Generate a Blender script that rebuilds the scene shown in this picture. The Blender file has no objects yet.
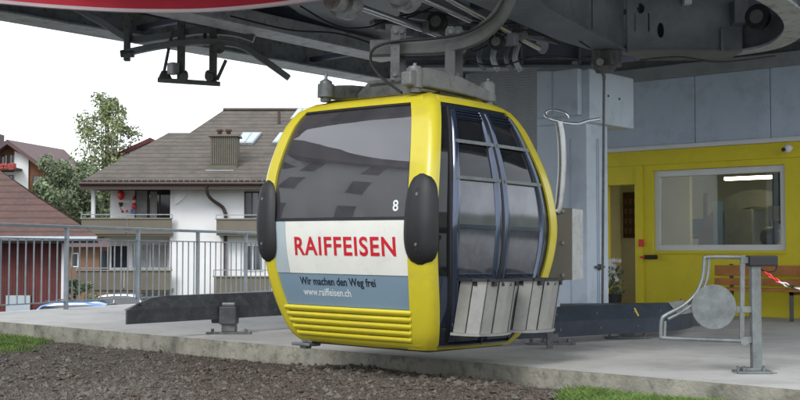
import bpy, math, random
from mathutils import Vector, Matrix, noise
random.seed(7)
PI = math.pi
S = bpy.context.scene
COL = S.collection
# ------------------------------------------------------------------ camera frame
YAW, PITCH, FPX, EYE = math.radians(40), math.radians(2.59), 1150.0, 1.0
Rv = Vector((math.cos(YAW), math.sin(YAW), 0))
Fh = Vector((-math.sin(YAW), math.cos(YAW), 0))
cp, sp = math.cos(PITCH), math.sin(PITCH)
Fw = Fh * cp + Vector((0, 0, sp))
Up = Fh * -sp + Vector((0, 0, cp))
CAM = Vector((0, 0, EYE))
def ray(px, py): return Fw + Rv * ((px - 400) / FPX) + Up * ((200 - py) / FPX)
def P(px, py, D):
    d = ray(px, py); return CAM + d * (D / d.dot(Fh))
def PZ(px, py, z):
    d = ray(px, py); return CAM + d * ((z - EYE) / d.z)
def PY(px, py, y):
    d = ray(px, py); return CAM + d * (y / d.y)
def PX(px, py, x):
    d = ray(px, py); return CAM + d * (x / d.x)
def H(X, D, z): return Rv * X + Fh * D + Vector((0, 0, z))
def hx(px, D): return (px - 400) * D / FPX
def hz(py, D): return 1 + (252 - py) * D / FPX
cam = bpy.data.cameras.new('camera'); co = bpy.data.objects.new('camera', cam); COL.objects.link(co)
co.location = CAM; co.rotation_euler = (PI / 2 + PITCH, 0, YAW)
cam.sensor_width = 36; cam.lens = FPX / 800 * 36; cam.clip_end = 3000; cam.clip_start = 0.05
S.camera = co
# ------------------------------------------------------------------ materials
def mat(name, col, rough=0.6, metal=0.0, var=0.12, vs=3.0, bump=0.0, bs=40.0, coat=0.0, dirt=None, dirt_amt=0.0, spec=0.5, bd=0.02):
    m = bpy.data.materials.new(name); m.use_nodes = True
    nt = m.node_tree; n = nt.nodes; l = nt.links
    b = n['Principled BSDF']
    b.inputs['Roughness'].default_value = rough; b.inputs['Metallic'].default_value = metal
    b.inputs['Coat Weight'].default_value = coat; b.inputs['Coat Roughness'].default_value = 0.08
    b.inputs['Specular IOR Level'].default_value = spec
    tc = n.new('ShaderNodeTexCoord')
    nz = n.new('ShaderNodeTexNoise'); nz.inputs['Scale'].default_value = vs; nz.inputs['Detail'].default_value = 7
    nz.inputs['Roughness'].default_value = 0.65
    l.new(tc.outputs['Object'], nz.inputs['Vector'])
    mx = n.new('ShaderNodeMix'); mx.data_type = 'RGBA'
    lo = [max(0, c * (1 - var)) for c in col]; hi = [min(1, c * (1 + var)) for c in col]
    mx.inputs['A'].default_value = (*lo, 1); mx.inputs['B'].default_value = (*hi, 1)
    rp = n.new('ShaderNodeMapRange'); rp.inputs['From Min'].default_value = 0.3; rp.inputs['From Max'].default_value = 0.7
    l.new(nz.outputs['Fac'], rp.inputs['Value']); l.new(rp.outputs['Result'], mx.inputs['Factor'])
    out = mx.outputs['Result']
    if dirt is not None:
        n2 = n.new('ShaderNodeTexNoise'); n2.inputs['Scale'].default_value = vs * 2.7; n2.inputs['Detail'].default_value = 9
        n2.inputs['Roughness'].default_value = 0.7
        l.new(tc.outputs['Object'], n2.inputs['Vector'])
        r2 = n.new('ShaderNodeMapRange'); r2.inputs['From Min'].default_value = 0.5; r2.inputs['From Max'].default_value = 0.68
        r2.inputs['To Max'].default_value = dirt_amt
        l.new(n2.outputs['Fac'], r2.inputs['Value'])
        m2 = n.new('ShaderNodeMix'); m2.data_type = 'RGBA'; m2.inputs['B'].default_value = (*dirt, 1)
        l.new(out, m2.inputs['A']); l.new(r2.outputs['Result'], m2.inputs['Factor']); out = m2.outputs['Result']
    l.new(out, b.inputs['Base Color'])
    rr = n.new('ShaderNodeMapRange'); rr.inputs['To Min'].default_value = max(0.03, rough * 0.8); rr.inputs['To Max'].default_value = min(1, rough * 1.25)
    l.new(nz.outputs['Fac'], rr.inputs['Value']); l.new(rr.outputs['Result'], b.inputs['Roughness'])
    if bump:
        n3 = n.new('ShaderNodeTexNoise'); n3.inputs['Scale'].default_value = bs; n3.inputs['Detail'].default_value = 6
        l.new(tc.outputs['Object'], n3.inputs['Vector'])
        bp = n.new('ShaderNodeBump'); bp.inputs['Strength'].default_value = bump; bp.inputs['Distance'].default_value = bd
        l.new(n3.outputs['Fac'], bp.inputs['Height']); l.new(bp.outputs['Normal'], b.inputs['Normal'])
    return m
def add_wave(m, axis, scale, depth, strength=0.8, prof='SIN', dist=0.0, dark=None):
    """regular ribs / boards / tile rows along one object axis"""
    nt = m.node_tree; n = nt.nodes; l = nt.links; b = n['Principled BSDF']
    tc = n.new('ShaderNodeTexCoord'); w = n.new('ShaderNodeTexWave')
    w.wave_type = 'BANDS'; w.bands_direction = axis; w.wave_profile = prof
    w.inputs['Scale'].default_value = scale; w.inputs['Distortion'].default_value = dist
    w.inputs['Detail Scale'].default_value = 2
    l.new(tc.outputs['Object'], w.inputs['Vector'])
    bp = n.new('ShaderNodeBump'); bp.inputs['Strength'].default_value = strength; bp.inputs['Distance'].default_value = depth
    l.new(w.outputs['Fac'], bp.inputs['Height'])
    old = b.inputs['Normal'].links
    if old: l.new(old[0].from_socket, bp.inputs['Normal'])
    l.new(bp.outputs['Normal'], b.inputs['Normal'])
    if dark:
        src = b.inputs['Base Color'].links[0].from_socket
        mx = n.new('ShaderNodeMix'); mx.data_type = 'RGBA'; mx.blend_type = 'MULTIPLY'
        mr = n.new('ShaderNodeMapRange'); mr.inputs['From Max'].default_value = 0.35; mr.inputs['To Min'].default_value = 1.0; mr.inputs['To Max'].default_value = 0.0
        l.new(w.outputs['Fac'], mr.inputs['Value']); l.new(mr.outputs['Result'], mx.inputs['Factor'])
        l.new(src, mx.inputs['A']); mx.inputs['B'].default_value = (dark, dark, dark, 1)
        l.new(mx.outputs['Result'], b.inputs['Base Color'])
    return m
def glass(name, tint, ior=1.6, rough=0.01, bumpy=0.0):
    m = bpy.data.materials.new(name); m.use_nodes = True
    nt = m.node_tree; n = nt.nodes; l = nt.links; n.clear()
    o = n.new('ShaderNodeOutputMaterial'); t = n.new('ShaderNodeBsdfTransparent'); g = n.new('ShaderNodeBsdfGlossy')
    t.inputs['Color'].default_value = (*tint, 1); g.inputs['Roughness'].default_value = rough
    f = n.new('ShaderNodeFresnel'); f.inputs['IOR'].default_value = ior
    mx = n.new('ShaderNodeMixShader')
    l.new(f.outputs[0], mx.inputs[0]); l.new(t.outputs[0], mx.inputs[1]); l.new(g.outputs[0], mx.inputs[2]); l.new(mx.outputs[0], o.inputs[0])
    if bumpy:
        tc = n.new('ShaderNodeTexCoord'); z = n.new('ShaderNodeTexNoise'); z.inputs['Scale'].default_value = 2.2; z.inputs['Detail'].default_value = 1
        bp = n.new('ShaderNodeBump'); bp.inputs['Strength'].default_value = bumpy; bp.inputs['Distance'].default_value = 0.02
        l.new(tc.outputs['Object'], z.inputs['Vector']); l.new(z.outputs['Fac'], bp.inputs['Height'])
        l.new(bp.outputs['Normal'], g.inputs['Normal']); l.new(bp.outputs['Normal'], f.inputs['Normal'])
    return m
def emis(name, col, st):
    m = bpy.data.materials.new(name); m.use_nodes = True; b = m.node_tree.nodes['Principled BSDF']
    b.inputs['Emission Color'].default_value = (*col, 1); b.inputs['Emission Strength'].default_value = st
    return m
M = {}
M['yellow'] = mat('yellow_paint', (0.55, 0.465, 0.025), 0.36, coat=0.4, var=0.04, dirt=(0.36, 0.31, 0.06), dirt_amt=0.35, vs=1.1, bump=0.03, bs=5)
M['yellow_wall'] = mat('yellow_render', (0.64, 0.54, 0.018), 0.6, var=0.06, bump=0.1, bs=60, dirt=(0.4, 0.34, 0.05), dirt_amt=0.3, vs=0.9)
M['black'] = mat('black_rubber', (0.012, 0.012, 0.014), 0.55, var=0.3, bump=0.05, bs=30)
M['door'] = mat('dark_door_paint', (0.040, 0.055, 0.092), 0.14, metal=0.6, coat=0.8, var=0.3, vs=2, bump=0.02, bs=4)
M['armgrey'] = mat('worn_grey_arm', (0.095, 0.10, 0.097), 0.5, metal=0.3, var=0.2, vs=4, dirt=(0.06, 0.06, 0.055), dirt_amt=0.6)
M['silver'] = mat('brushed_aluminium', (0.42, 0.42, 0.41), 0.38, metal=0.85, var=0.15, vs=5, dirt=(0.2, 0.2, 0.19), dirt_amt=0.4)
M['rackmetal'] = mat('rack_aluminium', (0.42, 0.415, 0.395), 0.36, metal=0.65, var=0.14, vs=4, dirt=(0.3, 0.29, 0.26), dirt_amt=0.4)
M['chrome'] = mat('polished_steel', (0.62, 0.65, 0.70), 0.22, metal=0.75, var=0.05)
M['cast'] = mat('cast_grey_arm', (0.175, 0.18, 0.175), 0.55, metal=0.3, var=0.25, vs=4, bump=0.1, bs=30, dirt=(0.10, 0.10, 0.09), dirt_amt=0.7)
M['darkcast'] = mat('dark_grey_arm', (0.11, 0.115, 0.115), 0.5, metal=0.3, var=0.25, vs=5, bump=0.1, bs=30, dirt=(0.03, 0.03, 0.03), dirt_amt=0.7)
M['galv'] = mat('galvanised_steel', (0.165, 0.18, 0.18), 0.45, metal=0.5, var=0.3, vs=9, bump=0.05, bs=50, dirt=(0.11, 0.12, 0.12), dirt_amt=0.4)
M['railgalv'] = mat('railing_galvanised', (0.27, 0.30, 0.33), 0.55, metal=0.35, var=0.2, vs=6)
M['steel'] = mat('station_steel', (0.175, 0.19, 0.21), 0.5, metal=0.35, var=0.3, vs=1.6, bump=0.05, bs=12, dirt=(0.10, 0.11, 0.12), dirt_amt=0.5)
M['steelpale'] = mat('pale_station_steel', (0.42, 0.44, 0.47), 0.5, metal=0.3, var=0.25, vs=2, bump=0.05, bs=12, dirt=(0.1, 0.1, 0.1), dirt_amt=0.7)
M['soffit'] = mat('navy_soffit', (0.12, 0.14, 0.19), 0.6, var=0.25, vs=0.5, dirt=(0.03, 0.03, 0.04), dirt_amt=0.5)
M['lavender'] = mat('lavender_panel', (0.42, 0.42, 0.55), 0.6, var=0.1)
M['bluepanel'] = mat('pale_blue_panel', (0.60, 0.68, 0.78), 0.45, var=0.07, vs=0.7, dirt=(0.22, 0.27, 0.33), dirt_amt=0.35)
M['cladding'] = mat('blue_grey_cladding', (0.43, 0.50, 0.60), 0.5, var=0.08, vs=0.6, dirt=(0.17, 0.21, 0.26), dirt_amt=0.4)
M['coping'] = mat('grey_coping', (0.24, 0.26, 0.27), 0.55, var=0.12, vs=1.5, dirt=(0.12, 0.13, 0.13), dirt_amt=0.4)
M['whitetrim'] = mat('white_trim', (0.62, 0.63, 0.64), 0.45, var=0.05)
M['red'] = mat('red_cover', (0.36, 0.015, 0.03), 0.35, coat=0.3, var=0.1)
M['pink'] = mat('pale_cover_edge', (0.45, 0.34, 0.36), 0.4, var=0.1)
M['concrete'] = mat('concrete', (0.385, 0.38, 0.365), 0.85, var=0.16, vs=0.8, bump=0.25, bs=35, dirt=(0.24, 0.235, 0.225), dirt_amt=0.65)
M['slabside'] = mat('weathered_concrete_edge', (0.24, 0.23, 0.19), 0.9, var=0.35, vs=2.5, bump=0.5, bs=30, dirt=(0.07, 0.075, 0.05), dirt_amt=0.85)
M['guide'] = mat('dark_guide_plate', (0.055, 0.059, 0.065), 0.5, spec=0.3, metal=0.1, var=0.35, vs=3, bump=0.05, bs=20, dirt=(0.13, 0.13, 0.13), dirt_amt=0.55)
M['guideblue'] = mat('blue_black_guide', (0.028, 0.036, 0.05), 0.5, spec=0.3, metal=0.0, var=0.3, vs=3, dirt=(0.05, 0.06, 0.07), dirt_amt=0.45)
M['wood'] = mat('orange_bench_wood', (0.36, 0.145, 0.035), 0.5, var=0.3, vs=4)
M['whiteplaster'] = mat('white_plaster', (0.74, 0.74, 0.74), 0.85, var=0.06, vs=0.4, bump=0.1, bs=20)
M['roof'] = mat('grey_brown_tiles', (0.084, 0.070, 0.058), 0.85, var=0.35, vs=1.2, bump=0.4, bs=9, bd=0.05, dirt=(0.11, 0.105, 0.09), dirt_amt=0.6)
add_wave(M['roof'], 'Z', 1.25, 0.12, 1.0, 'SAW', 0.5, dark=0.45)
M['redroof'] = mat('red_brown_tiles', (0.085, 0.044, 0.036), 0.85, var=0.3, vs=1.5, bump=0.3, bs=9, bd=0.05, dirt=(0.11, 0.08, 0.068), dirt_amt=0.5)
add_wave(M['redroof'], 'Z', 1.2, 0.12, 1.0, 'SAW', 0.4, dark=0.42)
M['farroof'] = mat('dull_brown_tiles', (0.095, 0.058, 0.058), 0.85, var=0.2, vs=1)
M['maroon'] = mat('maroon_boards', (0.10, 0.022, 0.02), 0.8, var=0.35, vs=2)
add_wave(M['maroon'], 'X', 3.0, 0.03, 0.8, 'SAW', 0, dark=0.4)
M['brownwood'] = mat('brown_boards', (0.15, 0.06, 0.028), 0.8, var=0.3, vs=2)
M['orangewall'] = mat('orange_brown_wall', (0.20, 0.11, 0.065), 0.8, var=0.15, vs=1)
M['olive'] = mat('olive_brown_panel', (0.135, 0.12, 0.092), 0.7, var=0.15, vs=0.8)
M['olivelight'] = mat('beige_panel', (0.22, 0.20, 0.15), 0.7, var=0.1, vs=0.8)
M['chimney'] = mat('ribbed_brown_sheet', (0.10, 0.09, 0.065), 0.6, var=0.15)
M['darkbrown'] = mat('dark_brown', (0.05, 0.032, 0.026), 0.6, var=0.2)
M['winglass'] = mat('dark_window', (0.03, 0.035, 0.04), 0.06, var=0.3, vs=0.6, spec=0.8)
M['curtain'] = mat('pale_curtain', (0.42, 0.43, 0.42), 0.8, var=0.15, vs=4)
add_wave(M['curtain'], 'X', 4.0, 0.05, 0.8, 'SIN', 0, dark=0.7)
M['bark'] = mat('bark', (0.17, 0.15, 0.12), 0.9, var=0.4, vs=3, bump=0.4, bs=10)
M['leafpale'] = mat('pale_leaf', (0.17, 0.21, 0.09), 0.6, var=0.35, vs=1.2)
M['leafyellow'] = mat('yellowish_leaf', (0.25, 0.27, 0.13), 0.6, var=0.3, vs=1.2)
M['leafgreen'] = mat('green_leaf', (0.16, 0.20, 0.105), 0.6, var=0.4, vs=1.0)
M['leafdark'] = mat('dark_leaf', (0.095, 0.125, 0.07), 0.6, var=0.4, vs=1.0)
M['grass'] = mat('grass_blade', (0.10, 0.17, 0.03), 0.6, var=0.45, vs=2.0)
M['earth'] = mat('field', (0.06, 0.075, 0.035), 0.95, var=0.3, vs=0.3)
M['gravel'] = mat('gravel_ground', (0.070, 0.054, 0.042), 0.95, var=0.5, vs=3, bump=1.0, bs=28, bd=0.04, dirt=(0.040, 0.026, 0.018), dirt_amt=0.8)
M['stone'] = mat('gravel_stone', (0.105, 0.092, 0.079), 0.9, var=0.55, vs=11, bump=0.3, bs=60)
M['stonebrown'] = mat('brown_stone', (0.063, 0.047, 0.035), 0.9, var=0.5, vs=11, bump=0.3, bs=60)
M['asphalt'] = mat('asphalt', (0.055, 0.055, 0.058), 0.9, var=0.15, vs=1)
M['cabinglass'] = glass('tinted_cabin_glass', (0.38, 0.38, 0.39), 2.25, 0.012, 0.07)
M['doorglass'] = glass('dark_door_glass', (0.07, 0.07, 0.08), 1.55, 0.03, 0.1)
def dusty(m, col, fac):
    nt = m.node_tree; n = nt.nodes; l = nt.links; o = [x for x in n if x.type == 'OUTPUT_MATERIAL'][0]; src = o.inputs[0].links[0].from_socket
    d = n.new('ShaderNodeBsdfDiffuse'); d.inputs['Color'].default_value = (*col, 1); mx = n.new('ShaderNodeMixShader'); tc = n.new('ShaderNodeTexCoord')
    z = n.new('ShaderNodeTexNoise'); z.inputs['Scale'].default_value = 2.5; z.inputs['Detail'].default_value = 8; z.inputs['Roughness'].default_value = .7; r = n.new('ShaderNodeMapRange'); r.inputs['From Min'].default_value = .3; r.inputs['From Max'].default_value = .75; r.inputs['To Min'].default_value = fac * .55; r.inputs['To Max'].default_value = fac * 1.7
    l.new(tc.outputs['Object'], z.inputs['Vector']); l.new(z.outputs['Fac'], r.inputs['Value']); l.new(r.outputs[0], mx.inputs[0]); l.new(src, mx.inputs[1]); l.new(d.outputs[0], mx.inputs[2]); l.new(mx.outputs[0], o.inputs[0])
dusty(M['cabinglass'], (.34, .33, .37), .10); dusty(M['doorglass'], (.25, .27, .30), .05)
M['sheenpane'] = mat('sheen_plexiglass', (0.085, 0.09, 0.105), 0.10, metal=0.35, var=0.35, vs=2.5, coat=0.6, dirt=(0.15, 0.15, 0.15), dirt_amt=0.35)  # lower door panes: paler tone stands in for the sky's reflection
M['glass'] = glass('clear_glass', (0.86, 0.88, 0.86), 1.9)
M['adwhite'] = mat('advert_white', (0.66, 0.66, 0.61), 0.4, var=0.04, dirt=(0.5, 0.49, 0.44), dirt_amt=0.3)
M['adblue'] = mat('advert_blue', (0.17, 0.25, 0.32), 0.4, var=0.05, dirt=(0.2, 0.25, 0.28), dirt_amt=0.3)
M['adpale'] = mat('advert_pale_blue', (0.36, 0.42, 0.45), 0.4, var=0.05)
M['txtred'] = mat('red_lettering', (0.50, 0.010, 0.022), 0.4, var=0.03)
M['txtblack'] = mat('black_lettering', (0.015, 0.02, 0.03), 0.4, var=0.03)
M['txtwhite'] = mat('white_lettering', (0.62, 0.66, 0.68), 0.4, var=0.03)
M['seat'] = mat('cabin_seat', (0.06, 0.06, 0.065), 0.7)
M['signred'] = mat('signal_red', (0.65, 0.02, 0.02), 0.4, var=0.05)
M['carblue'] = mat('pale_blue_car_paint', (0.10, 0.20, 0.42), 0.25, metal=0.4, coat=0.8, var=0.03)
M['carwhite'] = mat('white_car_paint', (0.7, 0.71, 0.72), 0.3, coat=0.8, var=0.02)
M['picred'] = mat('dull_red_print', (0.16, 0.07, 0.06), 0.6)
M['corridor'] = mat('corridor_paint', (0.50, 0.49, 0.42), 0.8, var=0.06)
M['interior'] = mat('interior_wall', (0.46, 0.43, 0.26), 0.8, var=0.1)
M['interiorblue'] = mat('blue_machine_paint', (0.10, 0.17, 0.28), 0.45, var=0.15)
M['flower'] = mat('white_petal', (0.7, 0.7, 0.7), 0.6, var=0.05)
M['flowerred'] = mat('red_petal', (0.30, 0.05, 0.04), 0.6, var=0.2)
M['checker'] = mat('chequered_sheet', (0.20, 0.215, 0.225), 0.5, metal=0.4, var=0.15)
def checkerize(m):
    nt = m.node_tree; n = nt.nodes; l = nt.links; b = n['Principled BSDF']
    tc = n.new('ShaderNodeTexCoord'); v = n.new('ShaderNodeTexVoronoi'); v.inputs['Scale'].default_value = 30; v.inputs['Randomness'].default_value = 0.15
    l.new(tc.outputs['Object'], v.inputs['Vector'])
    bp = n.new('ShaderNodeBump'); bp.inputs['Strength'].default_value = 1; bp.inputs['Distance'].default_value = 0.008
    l.new(v.outputs['Distance'], bp.inputs['Height']); l.new(bp.outputs['Normal'], b.inputs['Normal'])
checkerize(M['checker'])
# ------------------------------------------------------------------ mesh builder
class MB:
    def __init__(s): s.v = []; s.f = []; s.m = []; s.mi = 0
    def add(s, vs, fs):
        b = len(s.v); s.v += [Vector(v) for v in vs]
        for f in fs: s.f.append(tuple(b + i for i in f)); s.m.append(s.mi)
        return s
    def box(s, x0, x1, y0, y1, z0, z1):
        return s.hexa([(x0, y0, z0), (x1, y0, z0), (x1, y1, z0), (x0, y1, z0), (x0, y0, z1), (x1, y0, z1), (x1, y1, z1), (x0, y1, z1)])
    def hexa(s, p):
        return s.add(p, [(0, 3, 2, 1), (4, 5, 6, 7), (0, 1, 5, 4), (1, 2, 6, 5), (2, 3, 7, 6), (3, 0, 4, 7)])
    def boxH(s, X0, X1, D0, D1, z0, z1):        # box aligned with the view axes
        return s.hexa([H(X0, D0, z0), H(X1, D0, z0), H(X1, D1, z0), H(X0, D1, z0), H(X0, D0, z1), H(X1, D0, z1), H(X1, D1, z1), H(X0, D1, z1)])
    def bar(s, a, b, w, h, up=(0, 0, 1)):       # rectangular bar, w sideways, h along up
        a = Vector(a); b = Vector(b); d = (b - a).normalized(); up = Vector(up)
        if abs(d.dot(up)) > 0.98: up = Fh.copy()
        sd = d.cross(up).normalized(); u2 = sd.cross(d).normalized()
        c = [(-w / 2, -h / 2), (w / 2, -h / 2), (w / 2, h / 2), (-w / 2, h / 2)]
        vs = [a + sd * x + u2 * y for x, y in c] + [b + sd * x + u2 * y for x, y in c]
        return s.hexa([vs[i] for i in range(8)])
    def tube(s, pts, r, n=10, caps=True):
        pts = [Vector(p) for p in pts]; N = len(pts); rs = r if isinstance(r, (list, tuple)) else [r] * N
        rings = []; prev = None
        for i, p in enumerate(pts):
            d = (pts[min(i + 1, N - 1)] - pts[max(i - 1, 0)]).normalized()
            if prev is None:
                a = Vector((0, 0, 1)) if abs(d.z) < 0.9 else Vector((1, 0, 0)); sd = d.cross(a).normalized()
            else: sd = (prev - d * prev.dot(d)).normalized()
            prev = sd; u = sd.cross(d)
            rings.append([p + (sd * math.cos(2 * PI * k / n) + u * math.sin(2 * PI * k / n)) * rs[i] for k in range(n)])
        fs = []
        for i in range(N - 1):
            for k in range(n):
                k2 = (k + 1) % n; fs.append((i * n + k, i * n + k2, (i + 1) * n + k2, (i + 1) * n + k))
        if caps: fs.append(tuple(range(n))[::-1]); fs.append(tuple((N - 1) * n + k for k in range(n)))
        return s.add([v for r_ in rings for v in r_], fs)
    def cyl(s, a, b, r, n=20): return s.tube([a, b], r, n)
    def ribbon(s, pts, w, h, up=(0, 0, 1)):      # swept rectangle
        pts = [Vector(p) for p in pts]; N = len(pts); vs = []; up = Vector(up)
        for i, p in enumerate(pts):
            d = (pts[min(i + 1, N - 1)] - pts[max(i - 1, 0)]).normalized()
            sd = d.cross(up).normalized(); u2 = sd.cross(d).normalized()
            vs += [p + sd * x + u2 * y for x, y in [(-w / 2, -h / 2), (w / 2, -h / 2), (w / 2, h / 2), (-w / 2, h / 2)]]
        fs = [(0, 1, 2, 3)[::-1], tuple(4 * (N - 1) + k for k in range(4))]
        for i in range(N - 1):
            for k in range(4):
                k2 = (k + 1) % 4; fs.append((4 * i + k, 4 * i + k2, 4 * i + 4 + k2, 4 * i + 4 + k))
        return s.add(vs, fs)
    def prism(s, poly, d):                       # polygon (3d points) extruded by vector d
        n = len(poly); d = Vector(d); p = [Vector(q) for q in poly]
        fs = [tuple(range(n))[::-1], tuple(range(n, 2 * n))] + [(i, (i + 1) % n, n + (i + 1) % n, n + i) for i in range(n)]
        return s.add(p + [q + d for q in p], fs)
    def grid(s, fn, nu, nv, th=None):            # fn(u,v,side) -> point; th: slab if set
        base = [fn(i / nu, j / nv, 0) for j in range(nv + 1) for i in range(nu + 1)]
        W = nu + 1; fs = [(j * W + i, j * W + i + 1, (j + 1) * W + i + 1, (j + 1) * W + i) for j in range(nv) for i in range(nu)]
        if th is None: return s.add(base, fs)
        back = [fn(i / nu, j / nv, 1) for j in range(nv + 1) for i in range(nu + 1)]; n = len(base)
        fs2 = [tuple(n + k for k in f[::-1]) for f in fs]
        ed = []
        for i in range(nu): ed.append((i + 1, i, n + i, n + i + 1)); t = nv * W + i; ed.append((t, t + 1, n + t + 1, n + t))
        for j in range(nv): a = j * W; ed.append((a, a + W, n + a + W, n + a)); a = j * W + nu; ed.append((a + W, a, n + a, n + a + W))
        return s.add(base + back, fs + fs2 + ed)
    def sphere(s, c, r, nu=14, nv=9, sc=(1, 1, 1)):
        c = Vector(c); vs = []; fs = []
        for j in range(nv + 1):
            t = PI * j / nv
            for i in range(nu):
                a = 2 * PI * i / nu; vs.append(c + Vector((math.sin(t) * math.cos(a) * sc[0], math.sin(t) * math.sin(a) * sc[1], math.cos(t) * sc[2])) * r)
        for j in range(nv):
            for i in range(nu): i2 = (i + 1) % nu; fs.append((j * nu + i, (j + 1) * nu + i, (j + 1) * nu + i2, j * nu + i2))
        return s.add(vs, fs)
    def build(s, name, m, parent=None, smooth=False, bevel=0.0, origin=None, local=False, solid=0):
        me = bpy.data.meshes.new(name); ms = m if isinstance(m, list) else [m]
        vs = s.v
        if parent is not None and not local:
            inv = MW[parent.name].inverted(); vs = [inv @ v for v in vs]
        elif parent is None and not local:
            if origin is None:
                xs = [v.x for v in vs]; ys = [v.y for v in vs]; zs = [v.z for v in vs]
                origin = Vector(((min(xs) + max(xs)) / 2, (min(ys) + max(ys)) / 2, min(zs)))
            vs = [v - Vector(origin) for v in vs]
        me.from_pydata([tuple(v) for v in vs], [], s.f)
        for x in ms: me.materials.append(x)
        me.polygons.foreach_set('material_index', s.m)
        me.update(); me.validate()
        o = bpy.data.objects.new(name, me); COL.objects.link(o)
        if smooth:
            me.polygons.foreach_set('use_smooth', [True] * len(me.polygons))
            me.update()
            es = o.modifiers.new('split', 'EDGE_SPLIT'); es.split_angle = math.radians(38)
        if bevel:
            bv = o.modifiers.new('bevel', 'BEVEL'); bv.width = bevel; bv.segments = 2; bv.limit_method = 'ANGLE'; bv.angle_limit = math.radians(40)
            if smooth: o.modifiers.move(1, 0)
        if parent is not None:
            o.parent = parent
            if parent.name in MW: MW[o.name] = MW[parent.name]
        elif not local: o.location = origin; MW[o.name] = Matrix.Translation(origin)
        return o
MB.mro = None
_b = MB.build
def _build(s, name, m, parent=None, smooth=False, bevel=0.0, origin=None, local=False):
    return _b(s, name, m, parent, smooth, bevel, origin, local)
MB.build = _build
MW = {}
def tag(o, label, cat, group=None, kind=None):
    if label: o['label'] = label
    if cat: o['category'] = cat
    if group: o['group'] = group
    if kind: o['kind'] = kind
    return o
def thing(name, label, cat, loc, rotz=0.0, group=None, rot=None):
    o = bpy.data.objects.new(name, None); COL.objects.link(o); o.empty_display_size = 0.2
    o.location = loc; o.rotation_euler = rot if rot else (0, 0, rotz)
    MW[o.name] = Matrix.Translation(Vector(loc)) @ Matrix.Rotation(rotz, 4, 'Z')
    return tag(o, label, cat, group)
def structure(o): o['kind'] = 'structure'; return o
def smoothpts(pts, n=8):                          # catmull-rom
    pts = [Vector(p) for p in pts]; q = [pts[0]] + pts + [pts[-1]]; out = []
    for i in range(1, len(q) - 2):
        for k in range(n):
            t = k / n; a, b, c, d = q[i - 1], q[i], q[i + 1], q[i + 2]
            out.append(0.5 * ((2 * b) + (c - a) * t + (2 * a - 5 * b + 4 * c - d) * t * t + (3 * b - a - 3 * c + d) * t ** 3))
    out.append(pts[-1]); return out
def text_geo(body, size, bold=0.0, space=1.0):
    cu = bpy.data.curves.new('t', 'FONT'); cu.body = body; cu.size = size; cu.offset = bold; cu.space_character = space
    cu.align_x = 'LEFT'; cu.resolution_u = 4
    ob = bpy.data.objects.new('t', cu); COL.objects.link(ob); dg = bpy.context.evaluated_depsgraph_get()
    me = ob.evaluated_get(dg).to_mesh(); vs = [v.co.copy() for v in me.vertices]; fs = [tuple(p.vertices) for p in me.polygons]
    ob.evaluated_get(dg).to_mesh_clear(); bpy.data.objects.remove(ob); bpy.data.curves.remove(cu)
    return vs, fs
def plate_holes(outer, holes, th):
    """2D outline with holes -> (verts, faces), z from -th/2 to th/2"""
    cu = bpy.data.curves.new('p', 'CURVE'); cu.dimensions = '2D'; cu.fill_mode = 'BOTH'; cu.extrude = th / 2
    for lp in [outer] + holes:
        sp_ = cu.splines.new('POLY'); sp_.points.add(len(lp) - 1)
        for i, (x, y) in enumerate(lp): sp_.points[i].co = (x, y, 0, 1)
        sp_.use_cyclic_u = True
    ob = bpy.data.objects.new('p', cu); COL.objects.link(ob); dg = bpy.context.evaluated_depsgraph_get()
    me = ob.evaluated_get(dg).to_mesh(); vs = [v.co.copy() for v in me.vertices]; fs = [tuple(p.vertices) for p in me.polygons]
    ob.evaluated_get(dg).to_mesh_clear(); bpy.data.objects.remove(ob); bpy.data.curves.remove(cu)
    return vs, fs
def ell(cx, cy, rx, ry, n=20): return [(cx + rx * math.cos(2 * PI * k / n), cy + ry * math.sin(2 * PI * k / n)) for k in range(n)]
def smooth01(a, b, x): t = max(0, min(1, (x - a) / (b - a))); return t * t * (3 - 2 * t)
# ================================================================== SETTING
def edge_y(x): return 8.30 - 0.06 * (x + 3.16)
RX = lambda y: -17.46 - 0.222 * (y - 11.71)       # railing line
def ground_h(x, y):
    front = -0.17 - 0.05 * max(0.0, min(8.0, edge_y(x) - y)) - 0.012 * max(0, -y)
    f = smooth01(0, 1, (edge_y(x) + 0.2 - y) / 0.4 if True else 0)
    low = -0.7 - 1.8 * smooth01(18, 34, math.hypot(x, y)) - 1.5 * smooth01(42, 58, math.hypot(x, y))
    g = front * f + low * (1 - f)
    s = smooth01(-17.5, -22, x) if x < -17.5 else 0
    t = smooth01(0, 1, (-17.9 - x) / 4)
    return g * (1 - t) + min(g, low) * t
def warp(n, L):
    r = []
    for i in range(-n, n + 1):
        t = i / n; r.append(math.copysign(abs(t) ** 2.6 * L, t))
    return r
gx = [v - 9 for v in warp(70, 900)]; gy = [v + 9 for v in warp(70, 900)]
g = MB(); g.v = [Vector((x, y, ground_h(x, y) - 0.04)) for y in gy for x in gx]
W = len(gx); g.f = [(j * W + i, j * W + i + 1, (j + 1) * W + i + 1, (j + 1) * W + i) for j in range(W - 1) for i in range(W - 1)]; g.m = [0] * len(g.f)
structure(g.build('ground', M['earth'], origin=(0, 0, 0), smooth=True))
def bed_h(x, y):
    h = ground_h(x, y) + 0.0
    v = Vector((x, y, 0)); h += 0.035 * noise.noise(v * 0.9) + 0.018 * noise.noise(v * 3.1) + 0.012 * noise.noise(v * 9)
    h += 0.055 * math.exp(-((x + 6.6) / 2.4) ** 2) + .05 * math.exp(-((x + 6.6) / 2.2) ** 2) * smooth01(0, 1, (edge_y(x) - y) / .8)
    return h
X0, X1, Y0, Y1 = -17.8, 1.5, 2.0, 10.0
nx, ny = 330, 190
g = MB()
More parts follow.
